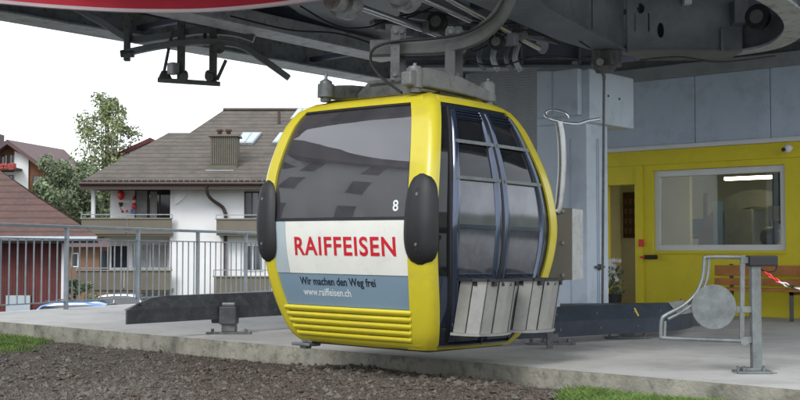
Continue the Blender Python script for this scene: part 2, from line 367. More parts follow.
for j in range(ny + 1):
    for i in range(nx + 1):
        x = X0 + (X1 - X0) * i / nx; t = j / ny; ye = edge_y(x) + 0.05; y = 2.0 + (ye - 2.0) * t
        g.v.append(Vector((x, y, bed_h(x, min(y, edge_y(x) - 0.02)))))
g.f = [(j * (nx + 1) + i, j * (nx + 1) + i + 1, (j + 1) * (nx + 1) + i + 1, (j + 1) * (nx + 1) + i) for j in range(ny) for i in range(nx)]; g.m = [0] * len(g.f)
structure(g.build('gravel_bed', M['gravel'], origin=(0, 0, 0), smooth=True))
def greenmask(x, y):                              # where grass grows: left end and right end of the bed
    p = Vector((x, y, 0)); d = p.dot(Fh); X = p.dot(Rv)
    if d < 3: return 0
    px = 400 + X / d * FPX; py = 252 + (1 - bed_h(x, y)) / d * FPX
    nz_ = 0.5 * noise.noise(p * 1.7) + 0.3 * noise.noise(p * 5)
    a = 1.05 - (px - 25) / 70 - abs(py - 337) / 14 + nz_ if px < 120 else 0
    b = (px - 552) / 55 - max(0, 393 - py) / 7 + nz_ if px > 500 else 0
    c = 0.75 - abs(px - 118) / 34 - abs(py - 342) / 7 + nz_ if 80 < px < 160 else 0
    e = .45 if edge_y(x) - y < .12 and noise.noise(Vector((x * 1.3, 0, 4))) > .12 else 0
    return max(a, b, c, e)
st = MB(); rr = random.Random(3)
cnt = 0
oct_f = [(0, 2, 4), (2, 1, 4), (1, 3, 4), (3, 0, 4), (2, 0, 5), (1, 2, 5), (3, 1, 5), (0, 3, 5)]
while cnt < 65000:
    # denser close to the visible strip
    px = rr.uniform(-25, 825); py = rr.uniform(326, 412)
    q = PZ(px, py, -0.25); x, y = q.x, q.y
    if y > edge_y(x) - 0.03: continue
    if greenmask(x, y) > 0.25 and rr.random() < 0.8: continue
    cnt += 1
    r = 0.0045 + 0.008 * rr.random() ** 2 + (rr.uniform(.008, .03) if rr.random() < 0.022 else 0)
    z = bed_h(x, y) + r * 0.25; a = rr.random() * PI
    A = Vector((math.cos(a), math.sin(a), rr.uniform(-.3, .3))) * r * rr.uniform(.8, 1.5); B = Vector((-math.sin(a), math.cos(a), rr.uniform(-.3, .3))) * r * rr.uniform(.7, 1.1)
    C_ = Vector((rr.uniform(-.3, .3), rr.uniform(-.3, .3), 1)) * r * rr.uniform(.65, 1.05); c = Vector((x, y, z))
    st.mi = 0 if rr.random() < (0.75 if px < 180 + 80 * noise.noise(c) else 0.38) else 1
    st.add([c + A, c - A, c + B, c - B, c + C_, c - C_], oct_f)
tag(st.build('gravel', [M['stone'], M['stonebrown']], origin=(0, 0, 0)), 'loose grey and brown gravel spread in front of the concrete slab', None, kind='stuff')
gr = MB(); cnt = 0; tries = 0
while cnt < 15000 and tries < 900000:
    tries += 1
    px = rr.uniform(-30, 150) if rr.random() < 0.42 else (rr.uniform(500, 830) if rr.random() < .8 else rr.uniform(150, 500)); py = rr.uniform(326, 425)
    q = PZ(px, py, -0.25); x, y = q.x, q.y
    if y > edge_y(x) - 0.02: continue
    if greenmask(x, y) + rr.uniform(-.25, .25) < 0.3: continue
    cnt += 1; z = bed_h(x, y); h = rr.uniform(.02, .075) * (1.2 if px > 400 else 1); a = rr.random() * 2 * PI
    w = Vector((math.cos(a), math.sin(a), 0)) * rr.uniform(.002, .0045); ln = Vector((rr.uniform(-.5, .5), rr.uniform(-.5, .5), 1)) * h; c = Vector((x, y, z - .005))
    gr.add([c - w, c + w, c + ln * .6 + w * .7 + Vector((0, 0, h * .1)), c + ln + Vector((ln.x, ln.y, 0)) * .5, c + ln * .6 - w * .7], [(0, 1, 2, 3, 4)])
tag(gr.build('grass', M['grass'], origin=(0, 0, 0)), 'short green grass tufts along the foot of the slab', None, kind='stuff')
# platform slab
pl = MB(); TH = 0.16

poly = [(RX(9.4) - 0.3, edge_y(-17.3)), (RX(26) - 0.3, 26), (9, 26), (9, edge_y(9))]
top = [Vector((x, y, 0)) for x, y in poly]
n = len(poly)
pl.mi = 0; pl.add(top, [tuple(range(n))[::-1]])
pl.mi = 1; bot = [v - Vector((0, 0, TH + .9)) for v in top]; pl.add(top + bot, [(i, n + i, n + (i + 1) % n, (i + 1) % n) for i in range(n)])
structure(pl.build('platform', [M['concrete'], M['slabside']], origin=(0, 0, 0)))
# distant street
rd = MB(); rd.boxH(-40, 60, 34.5, 41.5, -2.62, -2.46)
structure(rd.build('road', M['asphalt'], origin=(0, 0, 0)))
# ================================================================== GONDOLA
GC = Vector((-6.79, 8.21, 0.0))
gon = thing('gondola_cabin', 'yellow gondola cabin with two ski racks and red lettering, hanging over the slab edge', 'gondola', GC)
GT = Matrix.Translation(GC)
PROF = [(0.17, .68), (.21, .725), (.36, .80), (.64, .89), (.92, .95), (1.15, .975), (1.34, .975), (1.65, .945), (1.86, .895), (2.1, .815), (2.22, .745), (2.29, .68), (2.325, .60)]
def hprof(z): return hprof0(z) - .016
def hprof0(z):
    if z <= PROF[0][0]: return PROF[0][1]
    for i in range(len(PROF) - 1):
        (z0, h0), (z1, h1) = PROF[i], PROF[i + 1]
        if z <= z1:
            # monotone-ish cubic through neighbours
            a = PROF[max(i - 1, 0)]; d = PROF[min(i + 2, len(PROF) - 1)]; t = (z - z0) / (z1 - z0)
            m0 = (h1 - a[1]) / (z1 - a[0]) * (z1 - z0) if i > 0 else (h1 - h0); m1 = (d[1] - h0) / (d[0] - z0) * (z1 - z0) if i < len(PROF) - 2 else (h1 - h0)
            return (2 * t ** 3 - 3 * t * t + 1) * h0 + (t ** 3 - 2 * t * t + t) * m0 + (-2 * t ** 3 + 3 * t * t) * h1 + (t ** 3 - t * t) * m1
    return PROF[-1][1]
RC, CB = 0.065, 0.03
NRM = [Vector((0, -1, 0)), Vector((1, 0, 0)), Vector((0, 1, 0)), Vector((-1, 0, 0))]
TAN = [Vector((1, 0, 0)), Vector((0, 1, 0)), Vector((-1, 0, 0)), Vector((0, -1, 0))]
def tab(t, z):
    if z <= t[0][0]: return t[0][1]
    for (z0, a0), (z1, a1) in zip(t[:-1], t[1:]):
        if z <= z1: return a0 + (a1 - a0) * smooth01(z0, z1, z)
    return t[-1][1]
TA = [(.2, .10), (1.2, .03), (2.3, .10)]; TB = [(.2, -.065), (1.2, .01), (2.3, -.115)]; TS = [(.2, -.03), (1.2, .01), (2.3, -.07)]
def hd(k, z): return hprof(z) + tab(TB if k in (0, 2) else TA, z)       # distance of face k from the axis
def hl(k, z): return hprof(z) + tab(TA if k in (0, 2) else TB, z)       # half width of face k
def lift(z): s_ = tab(TS, z); return Vector((s_ * .766, s_ * .643, z + .045 * smooth01(1.2, 2.3, z)))
def G(k, q, z, off=0.0):                          # q in -1..1 across side k
    a = q * (hl(k, z) - RC)
    return GC + NRM[k] * (hd(k, z) + CB * (1 - q * q) + off) + TAN[k] * a + lift(z)
def GA(k, a, z, off=0.0): return G(k, a / (hl(k, z) - RC), z, off)
def GK(k, d, z, off=0.0):                         # round the corner between side k and k+1, d = arc length, 0 at the corner
    La = RC * PI / 2; k2 = (k + 1) % 4
    if d < -La / 2: return GA(k, (hl(k, z) - RC) + (d + La / 2), z, off)
    if d > La / 2: return GA(k2, -(hl(k2, z) - RC) + (d - La / 2), z, off)
    an = (d / La + 0.5) * PI / 2
    c = GC + NRM[k] * (hd(k, z) - RC) + NRM[k2] * (hd(k2, z) - RC) + lift(z)
    return c + (NRM[k] * math.cos(an) + NRM[k2] * math.sin(an)) * (RC + off)
def rpatch(mb, k, q0, q1, z0, z1, off, th, bul, axis='u'):
    def fn(u, v, s):
        t = u if axis == 'u' else v
        return G(k, q0 + (q1 - q0) * u, z0 + (z1 - z0) * v, off - th if s else off + bul * math.sin(PI * t) ** .7)
    return mb.grid(fn, 8 if axis == 'u' else 6, max(3, int((z1 - z0) * 16)) if axis == 'u' else 5, 1)
def patch(mb, k, q0, q1, z0, z1, off, th, nu=12, nv=14):
    if not isinstance(q0, tuple): q0 = (q0, q0)
    if not isinstance(q1, tuple): q1 = (q1, q1)
    def fn(u, v, s):
        a = q0[0] + (q0[1] - q0[0]) * v; b = q1[0] + (q1[1] - q1[0]) * v
        return G(k, a + (b - a) * u, z0 + (z1 - z0) * v, off - (th if s else 0))
    return mb.grid(fn, nu, nv, th)
def kpatch(mb, k, d0, d1, z0, z1, off, th, nu=16, nv=30):
    return mb.grid(lambda u, v, s: GK(k, d0 + (d1 - d0) * u, z0 + (z1 - z0) * v, off - (th if s else 0)), nu, nv, th)
Wd = {0: 0.17, 1: 0.17, 2: 0.17, 3: 0.17}
# yellow corner posts
for k in range(4):
    if k == 0: a, b = -0.205, 0.075
    elif k == 3: a, b = -0.10, 0.15
    elif k == 1: a, b = -0.15, 0.17
    else: a, b = -0.15, 0.15
    m = MB(); kpatch(m, k, a, b, .17, 2.32, 0.012, .05)
    m.build('corner_post', M['yellow'], gon, smooth=True)
# top and bottom rings
m = MB()
for k in range(4):
    zt = 2.235
    patch(m, k, -.97, .97, zt, 2.318, .008, .06, 10, 6)
m.build('top_frame', M['yellow'], gon, smooth=True)
m = MB()
for k in range(4): patch(m, k, -.97, .97, .17, .225 if k != 1 else .205, .006, .05, 10, 4)
m.build('bottom_frame', M['yellow'], gon, smooth=True)
# roof and floor
def slab_ring(mb, z0, z1, inset0, inset1, nn=8):
    def ring(zz, ins):
        r = []
        for k in range(4):
            for i in range(nn + 1): 
                La = RC * PI / 2; p = GK((k + 3) % 4, -La / 2 + La * i / nn, min(zz, 2.32), -ins); r.append(Vector((p.x, p.y, zz + .045 * smooth01(1.2, 2.3, zz))))
        return r
    r0, r1 = ring(z0, inset0), ring(z1, inset1); n = len(r0)
    mb.add(r0 + r1, [(i, (i + 1) % n, n + (i + 1) % n, n + i) for i in range(n)] + [tuple(range(n))[::-1], tuple(range(n, 2 * n))])
m = MB(); slab_ring(m, 2.29, 2.327, .03, .02); slab_ring(m, 2.329, 2.36, .06, .16)
m.build('roof', M['yellow'], gon)
m = MB(); slab_ring(m, .15, .205, .06, .03); m.build('floor', M['darkcast'], gon)
m = MB(); slab_ring(m, .21, .23, .07, .07); m.build('floor_mat', M['black'], gon)
# sides 0, 2, 3: window, advert panel, louvred grille
def letters(parent, body, x0, zb, size, mt, bold=0, space=1.0, k=0, sx=1.0, off=.004, name='lettering'):
    vs, fs = text_geo(body, size, bold, space); m = MB()
    m.add([GA(k, x0 + v.x * sx, zb + v.y, off) for v in vs], fs); m.build(name, mt, parent)
for k in (0, 2, 3):
    qL = -.92 if k == 0 else -.92; qR = .84 if k in (0,) else .92
    zl = 1.275
    w = MB(); patch(w, k, qL, qR, zl, 2.24, -.012, .012); win = w.build('window', M['cabinglass'], gon, smooth=True)
    f = MB()
    for q0, q1, z0, z1 in ((qL, qR, 2.215, 2.24), (qL, qR, zl - .012, zl + .012)): patch(f, k, q0, q1, z0, z1, .002, .02, 12, 2)
    patch(f, k, qL - .015, qL + .025, zl, 2.24, .002, .02, 1, 16); patch(f, k, qR - .025, qR + .015, zl, 2.24, .002, .02, 1, 16)
    f.build('gasket', M['black'], win, smooth=True)
    p = MB(); p.mi = 0; patch(p, k, qL, qR, .515, zl - .012, -.006, .02)
    p.mi = 1
    if k != 3:
        patch(p, k, -.70, qR - .004, .80, zl - .018, .0, .004, 10, 8)          # white field
        p.mi = 2; patch(p, k, qL + .01, -.703, .80, zl - .018, .0, .004, 3, 8)   # pale strip at the left
    else:
        patch(p, k, qL, qR, .80, zl - .018, .0, .004, 10, 8)
    ad = p.build('advert_panel', [M['adblue'], M['adwhite'], M['adpale']], gon, smooth=True)
    if k != 3:
        letters(ad, 'RAIFFEISEN', -.545, .965, .222, M['txtred'], .0045, 1.10, k, sx=1.0)
        letters(ad, 'Wir machen den Weg frei', -.52, .70, .096, M['txtblack'], .0018, 1.0, k, sx=.88, off=-.003)
        letters(ad, 'www.raiffeisen.ch', -.50, .605, .093, M['txtwhite'], .0012, 1.0, k, sx=.88, off=-.003)
    letters(win, '8', .60, 1.335, .125, M['txtwhite'], .002, 1, k, off=-.0105, name='cabin_number')
    gl = MB(); zz = .20
    for i in range(5):
        z0 = .222 + i * .059; z1 = z0 + .052
        def fn(u, v, s, z0=z0, z1=z1, k=k):
            off = .002 + .022 * math.sin(PI * min(1, v * 1.0)) ** .6 if not s else -.03
            return G(k, qL + (qR - qL) * u, z0 + (z1 - z0) * v, off)
        gl.grid(fn, 10, 6, 1)
    gl.build('louvred_grille', M['yellow'], gon, smooth=True)
    b = MB(); patch(b, k, qL, qR, .21, .53, -.035, .01, 8, 8); b.build('grille_backing', M['yellow'], gon, smooth=True)
# bumpers on the corners
for k in (0, 3):
    sgn = -1 if k in (0,) else 1
    cd, hw = (-.075, .155) if k == 0 else ((.06, .145) if k == 3 else (-.06 * sgn, .17))
    m = MB(); zc, hh = 1.26, .365
    def fn(u, v, s, k=k):
        t = 2 * v - 1; e = (1 - abs(t) ** 3.2) ** (1 / 2.4) if abs(t) < 1 else 0
        x = 2 * u - 1; w = hw * max(e, .12) * (1.0 - .10 * t)
        bul = .045 * (1 - abs(x) ** 4) * (1 - abs(t) ** 6)
        return GK(k, cd + x * w, zc + t * hh, .018 + (bul if not s else -.006))
    m.grid(fn, 14, 26, 1)
    bp = m.build('bumper', M['black'], gon, smooth=True)
    m = MB()
    for t in (-.55, .55):
        p = GK(k, cd, zc + t * hh, .058); p2 = GK(k, cd, zc + t * hh, .068); m.cyl(p, p2, .014, 10)
    m.build('bolt', M['galv'], bp)
    rg = MB()
    rg.grid(lambda u, v, s, k=k: GK(k, cd + (u - .5) * .03, zc + (v - .5) * .5, .062 if not s else .05), 3, 8, 1); rg.build('rib', M['black'], bp, smooth=True)
# side 1: the double door
k = 1
def rails(mb, strips, off, th, kk=1):
    for q0, q1, z0, z1 in strips: patch(mb, kk, q0, q1, z0, z1, off, th, 6, max(2, int((z1 - z0) * 14)))
fp = MB()
rails(fp, [(-1, -.955, .205, 2.24), (.955, 1, .205, 2.24), (-1, 1, 2.19, 2.245), (-.955, -.80, .205, .80), (.80, .955, .205, .80), (-.80, .80, .205, .23)], -.004, .04)
fp.build('door_surround', M['door'], gon, smooth=True)
for q0, q1 in ((-.955, -.81), (.81, .955)):
    g_ = MB(); patch(g_, 1, q0, q1, .80, 2.19, -.008, .012, 3, 18); g_.build('side_glass', M['doorglass'], gon, smooth=True)
gu = MB()
for q0 in (-.80, .775): patch(gu, 1, q0, q0 + .025, .2, 2.2, .012, .03, 2, 26)
gu.build('door_guide', M['black'], gon, smooth=True)
for lf, (a, b) in enumerate(((-.77, -.018), (.018, .77))):
    d = MB(); w = .10
    rpatch(d, 1, a, a + w, .24, 2.18, .006, .03, .034); rpatch(d, 1, b - w, b, .24, 2.18, .006, .03, .034)
    rails(d, [(a + w, b - w, 2.10, 2.18), (a + w, b - w, 1.905, 1.925), (a + w, b - w, 1.595, 1.625), (a + w, b - w, 1.20, 1.235), (a + w, b - w, .24, .82)], .016, .035)
    for z in (2.115, 2.14, 2.165): rails(d, [(a + w, b - w, z, z + .010)], .030, .012)
    leaf = d.build('door', M['door'], gon, smooth=True)
    for z0, z1, mt, of in ((1.925, 2.10, 'doorglass', 0), (1.625, 1.905, 'doorglass', 0), (1.235, 1.595, 'sheenpane', .006), (.82, 1.20, 'sheenpane', .006)):
        p_ = MB(); patch(p_, 1, a + w, b - w, z0, z1, .004 + of, .008, 6, 8); p_.build('door_pane', M[mt], leaf, smooth=True)
    ba = MB()
    for z in (1.905, 1.61):
        ba.ribbon([G(1, a + w * .2 + (b - a - w * .4) * i / 6, z, .035) for i in range(7)], .02, .028)
        for q in (a + w * .5, b - w * .5): ba.cyl(G(1, q, z, 0.0), G(1, q, z, .045), .016, 8)
    ba.build('window_bar', M['galv'], leaf)
    # ski rack
    q0, q1 = (a + .02, b - .0)
    y0 = G(1, q0 + .10 if lf == 0 else q0 + .10, .9).y; y1 = G(1, q1 - .04 if lf == 0 else q1 - .02, .9).y
    xi = GC.x + hd(1, .78) + .05; xo = xi + .29
    sh = MB(); zt, zb = .765, .335; tp = .035       # tapers and leans in at the foot
    plan = [(xi, y0), (xi + .13, y0), (xo - .05, y0 + .05), (xo - .005, y0 + .15), (xo + .01, y0 + .15 + (y1 - y0 - .27) / 2), (xo - .01, y1 - .12), (xo - .07, y1), (xi, y1)]
    c = Vector(((xi + xo) / 2, (y0 + y1) / 2, 0))
    def pt(p, z, s=1.0, off=0):
        t = (zt - z) / (zt - zb); x = c.x + (p[0] - c.x) * s - .075 * t; y = c.y + (p[1] - c.y) * s
        return Vector((x, y, z))
    n = len(plan)
    outer0 = [pt(p, zb) for p in plan]; outer1 = [pt(p, zt) for p in plan]
    in0 = [pt(p, zb + .01, .95) for p in plan]; in1 = [pt(p, zt, .95) for p in plan]
    sh.add(outer0 + outer1 + in0 + in1, [(i, (i + 1) % n, n + (i + 1) % n, n + i) for i in range(n)] + [(2 * n + i, 3 * n + i, 3 * n + (i + 1) % n, 2 * n + (i + 1) % n) for i in range(n)] + [(n + i, n + (i + 1) % n, 3 * n + (i + 1) % n, 3 * n + i) for i in range(n)] + [tuple(range(n))[::-1], tuple(range(2 * n, 3 * n))])
    rack = sh.build('ski_rack', M['rackmetal'], gon)
    bs = MB(); lo = [pt(p, zb - .025, 1.08) for p in plan]; hi = [pt(p, zb - .002, 1.08) for p in plan]
    bs.add(lo + hi, [(i, (i + 1) % n, n + (i + 1) % n, n + i) for i in range(n)] + [tuple(range(n))[::-1], tuple(range(n, 2 * n))]); bs.build('base_plate', M['rackmetal'], rack)
    tr = MB()
    for i in range(n):
        p, q = pt(plan[i], zt + .008, 1.04), pt(plan[(i + 1) % n], zt + .008, 1.04); tr.bar(p, q, .035, .022)
    for j in range(1, 5):
        y = y0 + (y1 - y0) * j / 5; tr.bar(Vector((xi, y, zt - .02)), Vector((xo, y, zt - .02)), .03, .04)
    tr.bar(Vector(((xi + xo) / 2, y0, zt - .02)), Vector(((xi + xo) / 2, y1, zt - .02)), .03, .04)
    tr.build('rack_divider', M['black'], rack)
    for i in (1, 2, 3, 5):
        sm = MB(); sm.bar(pt(plan[i], zt, 1.012), pt(plan[i], zb, 1.008), .007 if i != 3 else .010, .007, (0, 1, 0)); sm.build('seam_strip', M['black' if i == 3 or i == 1 else 'darkcast'], rack)
    br = MB()
    for y in (y0 + .1, y1 - .1):
        for z in (.72, .40): br.bar(Vector((GC.x + hd(1, z) - .02, y, z)), Vector((xi + .01 - .075 * (zt - z) / .43, y, z)), .03, .03)
    br.build('rack_bracket', M['darkcast'], rack)
sl = MB(); patch(sl, 1, -.96, .78, .198, .212, .02, .03, 10, 1); sl.build('door_sill', M['silver'], gon, smooth=True)
cs = MB(); patch(cs, 1, -.018, .018, .2, 2.19, .022, .03, 2, 26); cs.build('door_seal', M['black'], gon, smooth=True)
# interior benches
for s in (-1, 1):
    se = MB(); se.box(GC.x - .62, GC.x + .62, GC.y + s * .42 - .2, GC.y + s * .42 + .2, .55, .62); se.box(GC.x - .62, GC.x + .62, GC.y + s * .66 - .03, GC.y + s * .66 + .03, .62, 1.05)
    se.box(GC.x - .5, GC.x - .44, GC.y + s * .45 - .03, GC.y + s * .45 + .03, .2, .55); se.box(GC.x + .44, GC.x + .5, GC.y + s * .45 - .03, GC.y + s * .45 + .03, .2, .55)
    se.build('bench', M['seat'], gon)
# foot at the lower left corner
ft = MB(); q = GK(3, 0, .15, .02); ft.box(q.x - .07, q.x + .16, q.y - .06, q.y + .10, .125, .155); ft.box(q.x + .04, q.x + .16, q.y - .03, q.y + .06, .156, .21); ft.box(q.x + .02, q.x + .10, q.y - .04, q.y + .04, .10, .124); ft.build('foot_bracket', M['galv'], gon, bevel=.008)
GC0 = GC.copy(); GC = GC + Vector((-.05, -.04, .045))
# roof carrier: two end beams with rubber buffers, raised centre, hanger
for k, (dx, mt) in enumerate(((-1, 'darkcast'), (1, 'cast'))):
    x = GC.x + dx * (.50 if dx < 0 else .56); ys = [(-.60, 2.40, .10), (-.46, 2.43, .13), (-.25, 2.45, .14), (0, 2.46, .15), (.25, 2.45, .14), (.46, 2.42, .11), (.62, 2.39, .075)]
    b = MB(); vs = []
    if dx > 0: ys = [(-.72, 2.44, .12), (-.60, 2.45, .15), (-.46, 2.475, .17), (-.2, 2.475, .17), (.1, 2.46, .15), (.4, 2.43, .12), (.66, 2.40, .085)]
    for (dy, z, h) in ys:
        w = .055
        for sx, sz in ((-w, -h / 2), (w, -h / 2), (w, h / 2), (-w, h / 2)): vs.append(Vector((x + sx, GC.y + dy * .92, GC.z + z + sz)))
    N = len(ys); fs = [(3, 2, 1, 0), tuple(4 * (N - 1) + q for q in range(4))]
    for i in range(N - 1):
        for q in range(4): q2 = (q + 1) % 4; fs.append((4 * i + q, 4 * i + q2, 4 * i + 4 + q2, 4 * i + 4 + q))
    b.add(vs, fs); beam = b.build('carrier_beam', M[mt], gon, bevel=.015)
    for dy in (-.60, .60):
        bf = MB(); c = Vector((x, GC.y + dy * .9, GC.z)); up = Vector((0, 0, 1))
        bf.tube([c + up * 2.33, c + up * 2.37], .05, 16); bf.tube([c + up * 2.37, c + up * (2.49 if dx < 0 else 2.535)], .078 if dx < 0 else .07, 18); bf.tube([c + up * (2.49 if dx < 0 else 2.535), c + up * (2.52 if dx < 0 else 2.555), c + up * (2.54 if dx < 0 else 2.565)], [.062, .055, .02], 14)
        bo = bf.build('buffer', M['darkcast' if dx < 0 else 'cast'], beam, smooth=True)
        kn = MB(); kn.tube([c + up * 2.535, c + up * (2.59 if dx < 0 else 2.585)], .016, 8); kn.build('stud', M['galv'], beam)
cr = MB()
yy = [-.16, .16]
for y in yy:
    cr.prism([Vector((GC.x - .52, GC.y + y, 2.43)), Vector((GC.x - .30, GC.y + y, 2.60)), Vector((GC.x + .30, GC.y + y, 2.60)), Vector((GC.x + .52, GC.y + y, 2.43))], (0, .03, 0))
cr.box(GC.x - .30, GC.x + .30, GC.y - .16, GC.y + .19, 2.54, 2.57)
cr.build('cross_member', M['darkcast'], gon)
GC = GC0
# hanger plates and gooseneck arm
ax = lambda px, py, D=10.55: P(px, py, D)
HD = Vector((0, 1, 0))
arm_pts = smoothpts([ax(366, 49, 10.7), ax(400, 47.5, 10.7), ax(440, 45, 10.6), ax(470, 36, 10.5), ax(492, 18, 10.4), ax(504, -4, 10.35), ax(508, -28, 10.3), ax(508, -56, 10.3)], 8)
def arm_ribbon(pts, depth, th):                    # band whose broad face is vertical, bending in the plane of view-right / up
    vs = []; N = len(pts)
    for i, p in enumerate(pts):
        d = (pts[min(i + 1, N - 1)] - pts[max(i - 1, 0)]).normalized(); nrm = Fh.cross(d).normalized()
        for sx, sy in ((-1, -1), (1, -1), (1, 1), (-1, 1)): vs.append(p + Fh * depth / 2 * sx + nrm * th / 2 * sy)
    fs = [(3, 2, 1, 0), tuple(4 * (N - 1) + q for q in range(4))]
    for i in range(N - 1):
        for q in range(4): q2 = (q + 1) % 4; fs.append((4 * i + q, 4 * i + q2, 4 * i + 4 + q2, 4 * i + 4 + q))
    return vs, fs
a = MB(); a.add(*arm_ribbon(arm_pts, .12, .15)); arm = a.build('hanger_arm', M['armgrey'], gon, bevel=.012)
for px, w in ((391, 9), (446, 10)):
    for D in (10.52, 10.86):
        q = MB(); off = 8 if D > 10.6 and px > 420 else (6 if D > 10.6 else 0)
        b0, b1 = P(px - w / 2 + off, 80, D), P(px + w / 2 + off, 80, D); t0, t1 = P(px - w / 2 + off, 30, D), P(px + w / 2 + off, 30, D)
        mid = P(px + off, 25, D)
        q.prism([b0, b1, t1, P(px + off + w * .3, 25.5, D), P(px + off - w * .3, 25.5, D), t0], Fh * .022); pt_ = q.build('hanger_plate', M['armgrey' if px > 420 else 'darkcast'], gon)
        s = MB()
        for py in (31, 74): s.cyl(P(px + off, py, D - .03), P(px + off, py, D + .06), .022, 10)
        s.build('pin', M['galv'], pt_)
cab = MB(); cab.tube(smoothpts([P(398, 93, 9.95), P(378, 78, 10.2), P(367, 62, 10.4), P(370, 49, 10.5), P(388, 42, 10.5), P(420, 39, 10.45), P(458, 33, 10.4), P(487, 17, 10.3), P(500, -4, 10.25), P(506, -30, 10.2)], 8), .013, 8)
cab.build('cable', M['black'], gon, smooth=True)
gon.rotation_euler = (math.radians(-.6), math.radians(.5), 0)
# ================================================================== STATION
ZS = 4.9; CY = 6.4; XE = -2.0
can = thing('station_canopy', 'dark flat canopy roof spanning above the gondola with a pale grey edge beam', 'canopy', (-5, 13, ZS))
m = MB(); m.box(-15.3, XE, CY, 25, ZS, ZS + .12); m.build('soffit', M['soffit'], can)
m = MB(); m.box(-15.56, -15.3, CY - .2, 25.2, 4.48, ZS + .35); m.box(-15.5, -14.9, CY, 25.2, 4.44, 4.48); m.build('edge_beam', M['steelpale'], can, bevel=.01)
m = MB(); m.box(-15.3, XE, 25, 25.2, 4.5, ZS + .35); m.box(-15.3, XE, CY - .2, CY, 4.5, ZS + .35); m.box(XE, XE + .2, CY - .2, 25.2, 4.5, ZS + .35); m.build('edge_beam', M['steelpale'], can)
for i, x in enumerate((-13.2, -11.0)):
    m = MB(); m.box(x - .06, x + .06, CY, 24.8, 4.72, 4.9); m.box(x - .15, x + .15, CY, 24.8, 4.68, 4.72); m.build('joist', M['soffit'], can)
for i, y in enumerate((11.5, 15.5, 19.5)):
    m = MB(); m.box(-15.2, XE - .1, y - .05, y + .05, 4.60, 4.68); m.build('purlin', M['soffit'], can)
# long pale channel beam (skewed) running back above the gondola
cb = MB(); a, b = P(120, 0, 13.2), P(400, 62, 18.3)
a.z = b.z = 4.08
a = PZ(150, 8, 4.05); b = PZ(392, 60, 4.05)
dd = (b - a).normalized(); a = a - dd * 4.0
sd = dd.cross(Vector((0, 0, 1)))
cb.bar(a, b, .46, .03); cb.bar(a + sd * .23 + Vector((0, 0, .10)), b + sd * .23 + Vector((0, 0, .10)), .03, .2); cb.bar(a - sd * .23 + Vector((0, 0, .10)), b - sd * .23 + Vector((0, 0, .10)), .03, .2)
tag(cb.build('channel_beam', M['steelpale']), 'pale grey steel channel beam running back under the canopy above the cabin roof', 'beam')
# dark plate beside it
dp = MB(); a2, b2 = PZ(285, -5, 4.3), PZ(420, 42, 4.3); dp.prism([PZ(240, -30, 4.3), PZ(300, 14, 4.3), PZ(392, 50, 4.3), PZ(470, 50, 4.3), PZ(470, -30, 4.3)], (0, 0, .08))
tag(dp.build('ceiling_plate', M['steel']), 'dark slate plate fixed under the canopy between the pale beam and the girder', 'plate')
# curved red cover at the top left
rc = thing('station_cover', 'curved red machinery cover with a pale lower edge at the top left', 'cover', PZ(170, 0, 3.6))
px_ = [-60, 0, 60, 130, 200, 265, 320, 350]; py_ = [-1, 4, 9, 12.5, 12.5, 7.5, 0, -5]
arc = smoothpts([PZ(x, y, 3.55) for x, y in zip(px_, py_)], 6)
m = MB(); N = len(arc)
def cover(u, v, s):
    i = u * (N - 1); i0 = min(int(i), N - 2); p = arc[i0].lerp(arc[i0 + 1], i - i0)
    c = Vector((-7.2, 5.4, 3.55)); o = (p - c); o.z = 0; o.normalize()
    return p + Vector((0, 0, .04 + .98 * v)) + o * (.10 * math.sin(v * PI) - (.02 if s else 0))
m.grid(cover, 48, 8, 1); m.build('red_panel', M['red'], rc, smooth=True)
m = MB(); m.ribbon([p + Vector((0, 0, .02)) for p in arc], .05, .035); m.build('pale_edge', M['pink'], rc, smooth=True)
m = MB(); top = [p + Vector((0, 0, 1.04)) for p in arc]; m.prism(top, (0, 0, .04)); m.build('cover_top', M['steelpale'], rc)
m = MB(); m.ribbon([p + (Vector((-7.2, 5.4, 3.6)) - p).normalized() * .12 + Vector((0, 0, .52)) for p in arc], .02, .05); m.build('white_stripe', M['whitetrim'], rc)
# box girder 1 (runs back) and 2 (runs right, with holes)
GZ = 3.6
g1 = thing('box_girder', 'heavy grey steel girder with a broad bottom flange running above the gondola', 'girder', PZ(560, 30, GZ))
A2, B2 = PZ(626, 51.5, GZ), PZ(743, 51.5, GZ)
near = [PZ(400, -72, GZ), PZ(540, 4, GZ), PZ(600, 36.5, GZ), A2]; far = [PZ(640, 57, GZ), PZ(600, 53, GZ), PZ(560, 41, GZ), PZ(502, 16, GZ), PZ(400, -28, GZ)]
m = MB(); m.prism(near + far, (0, 0, .035)); m.build('bottom_flange', M['steel'], g1)
m = MB()
for lst in (near,):
    for p, q in zip(lst[:-1], lst[1:]):
        nrm = (q - p).cross(Vector((0, 0, 1))).normalized(); nrm = -nrm if nrm.dot(Rv) > 0 else nrm
        p_, q_ = p + nrm * .03 + Vector((0, 0, .036)), q + nrm * .03 + Vector((0, 0, .036)); m.prism([p_, q_, q_ + Vector((0, 0, 1.1)), p_ + Vector((0, 0, 1.1))], nrm * .03)
m.build('web', M['steel'], g1)
m = MB(); m.prism([p + Vector((0, 0, 1.14)) for p in near + far], (0, 0, .03)); m.build('top_flange', M['steel'], g1)
for f in (.15, .35, .55, .72, .88):
    p = near[0].lerp(near[1], f / .72) if f < .72 else near[1].lerp(near[3], (f - .72) / .28)
    m = MB(); m.bar(p + Vector((0, 0, .036)), p + Vector((0, 0, 1.13)), .012, .03); m.build('stiffener', M['steel'], g1)
g2 = thing('holed_girder', 'steel girder end plate with oval holes above the control room wall', 'girder', A2.lerp(B2, .5))
u2 = (B2 - A2).normalized(); n2 = Vector((0, 0, 1)).cross(u2); n2 = n2 if n2.dot(Fh) > 0 else -n2
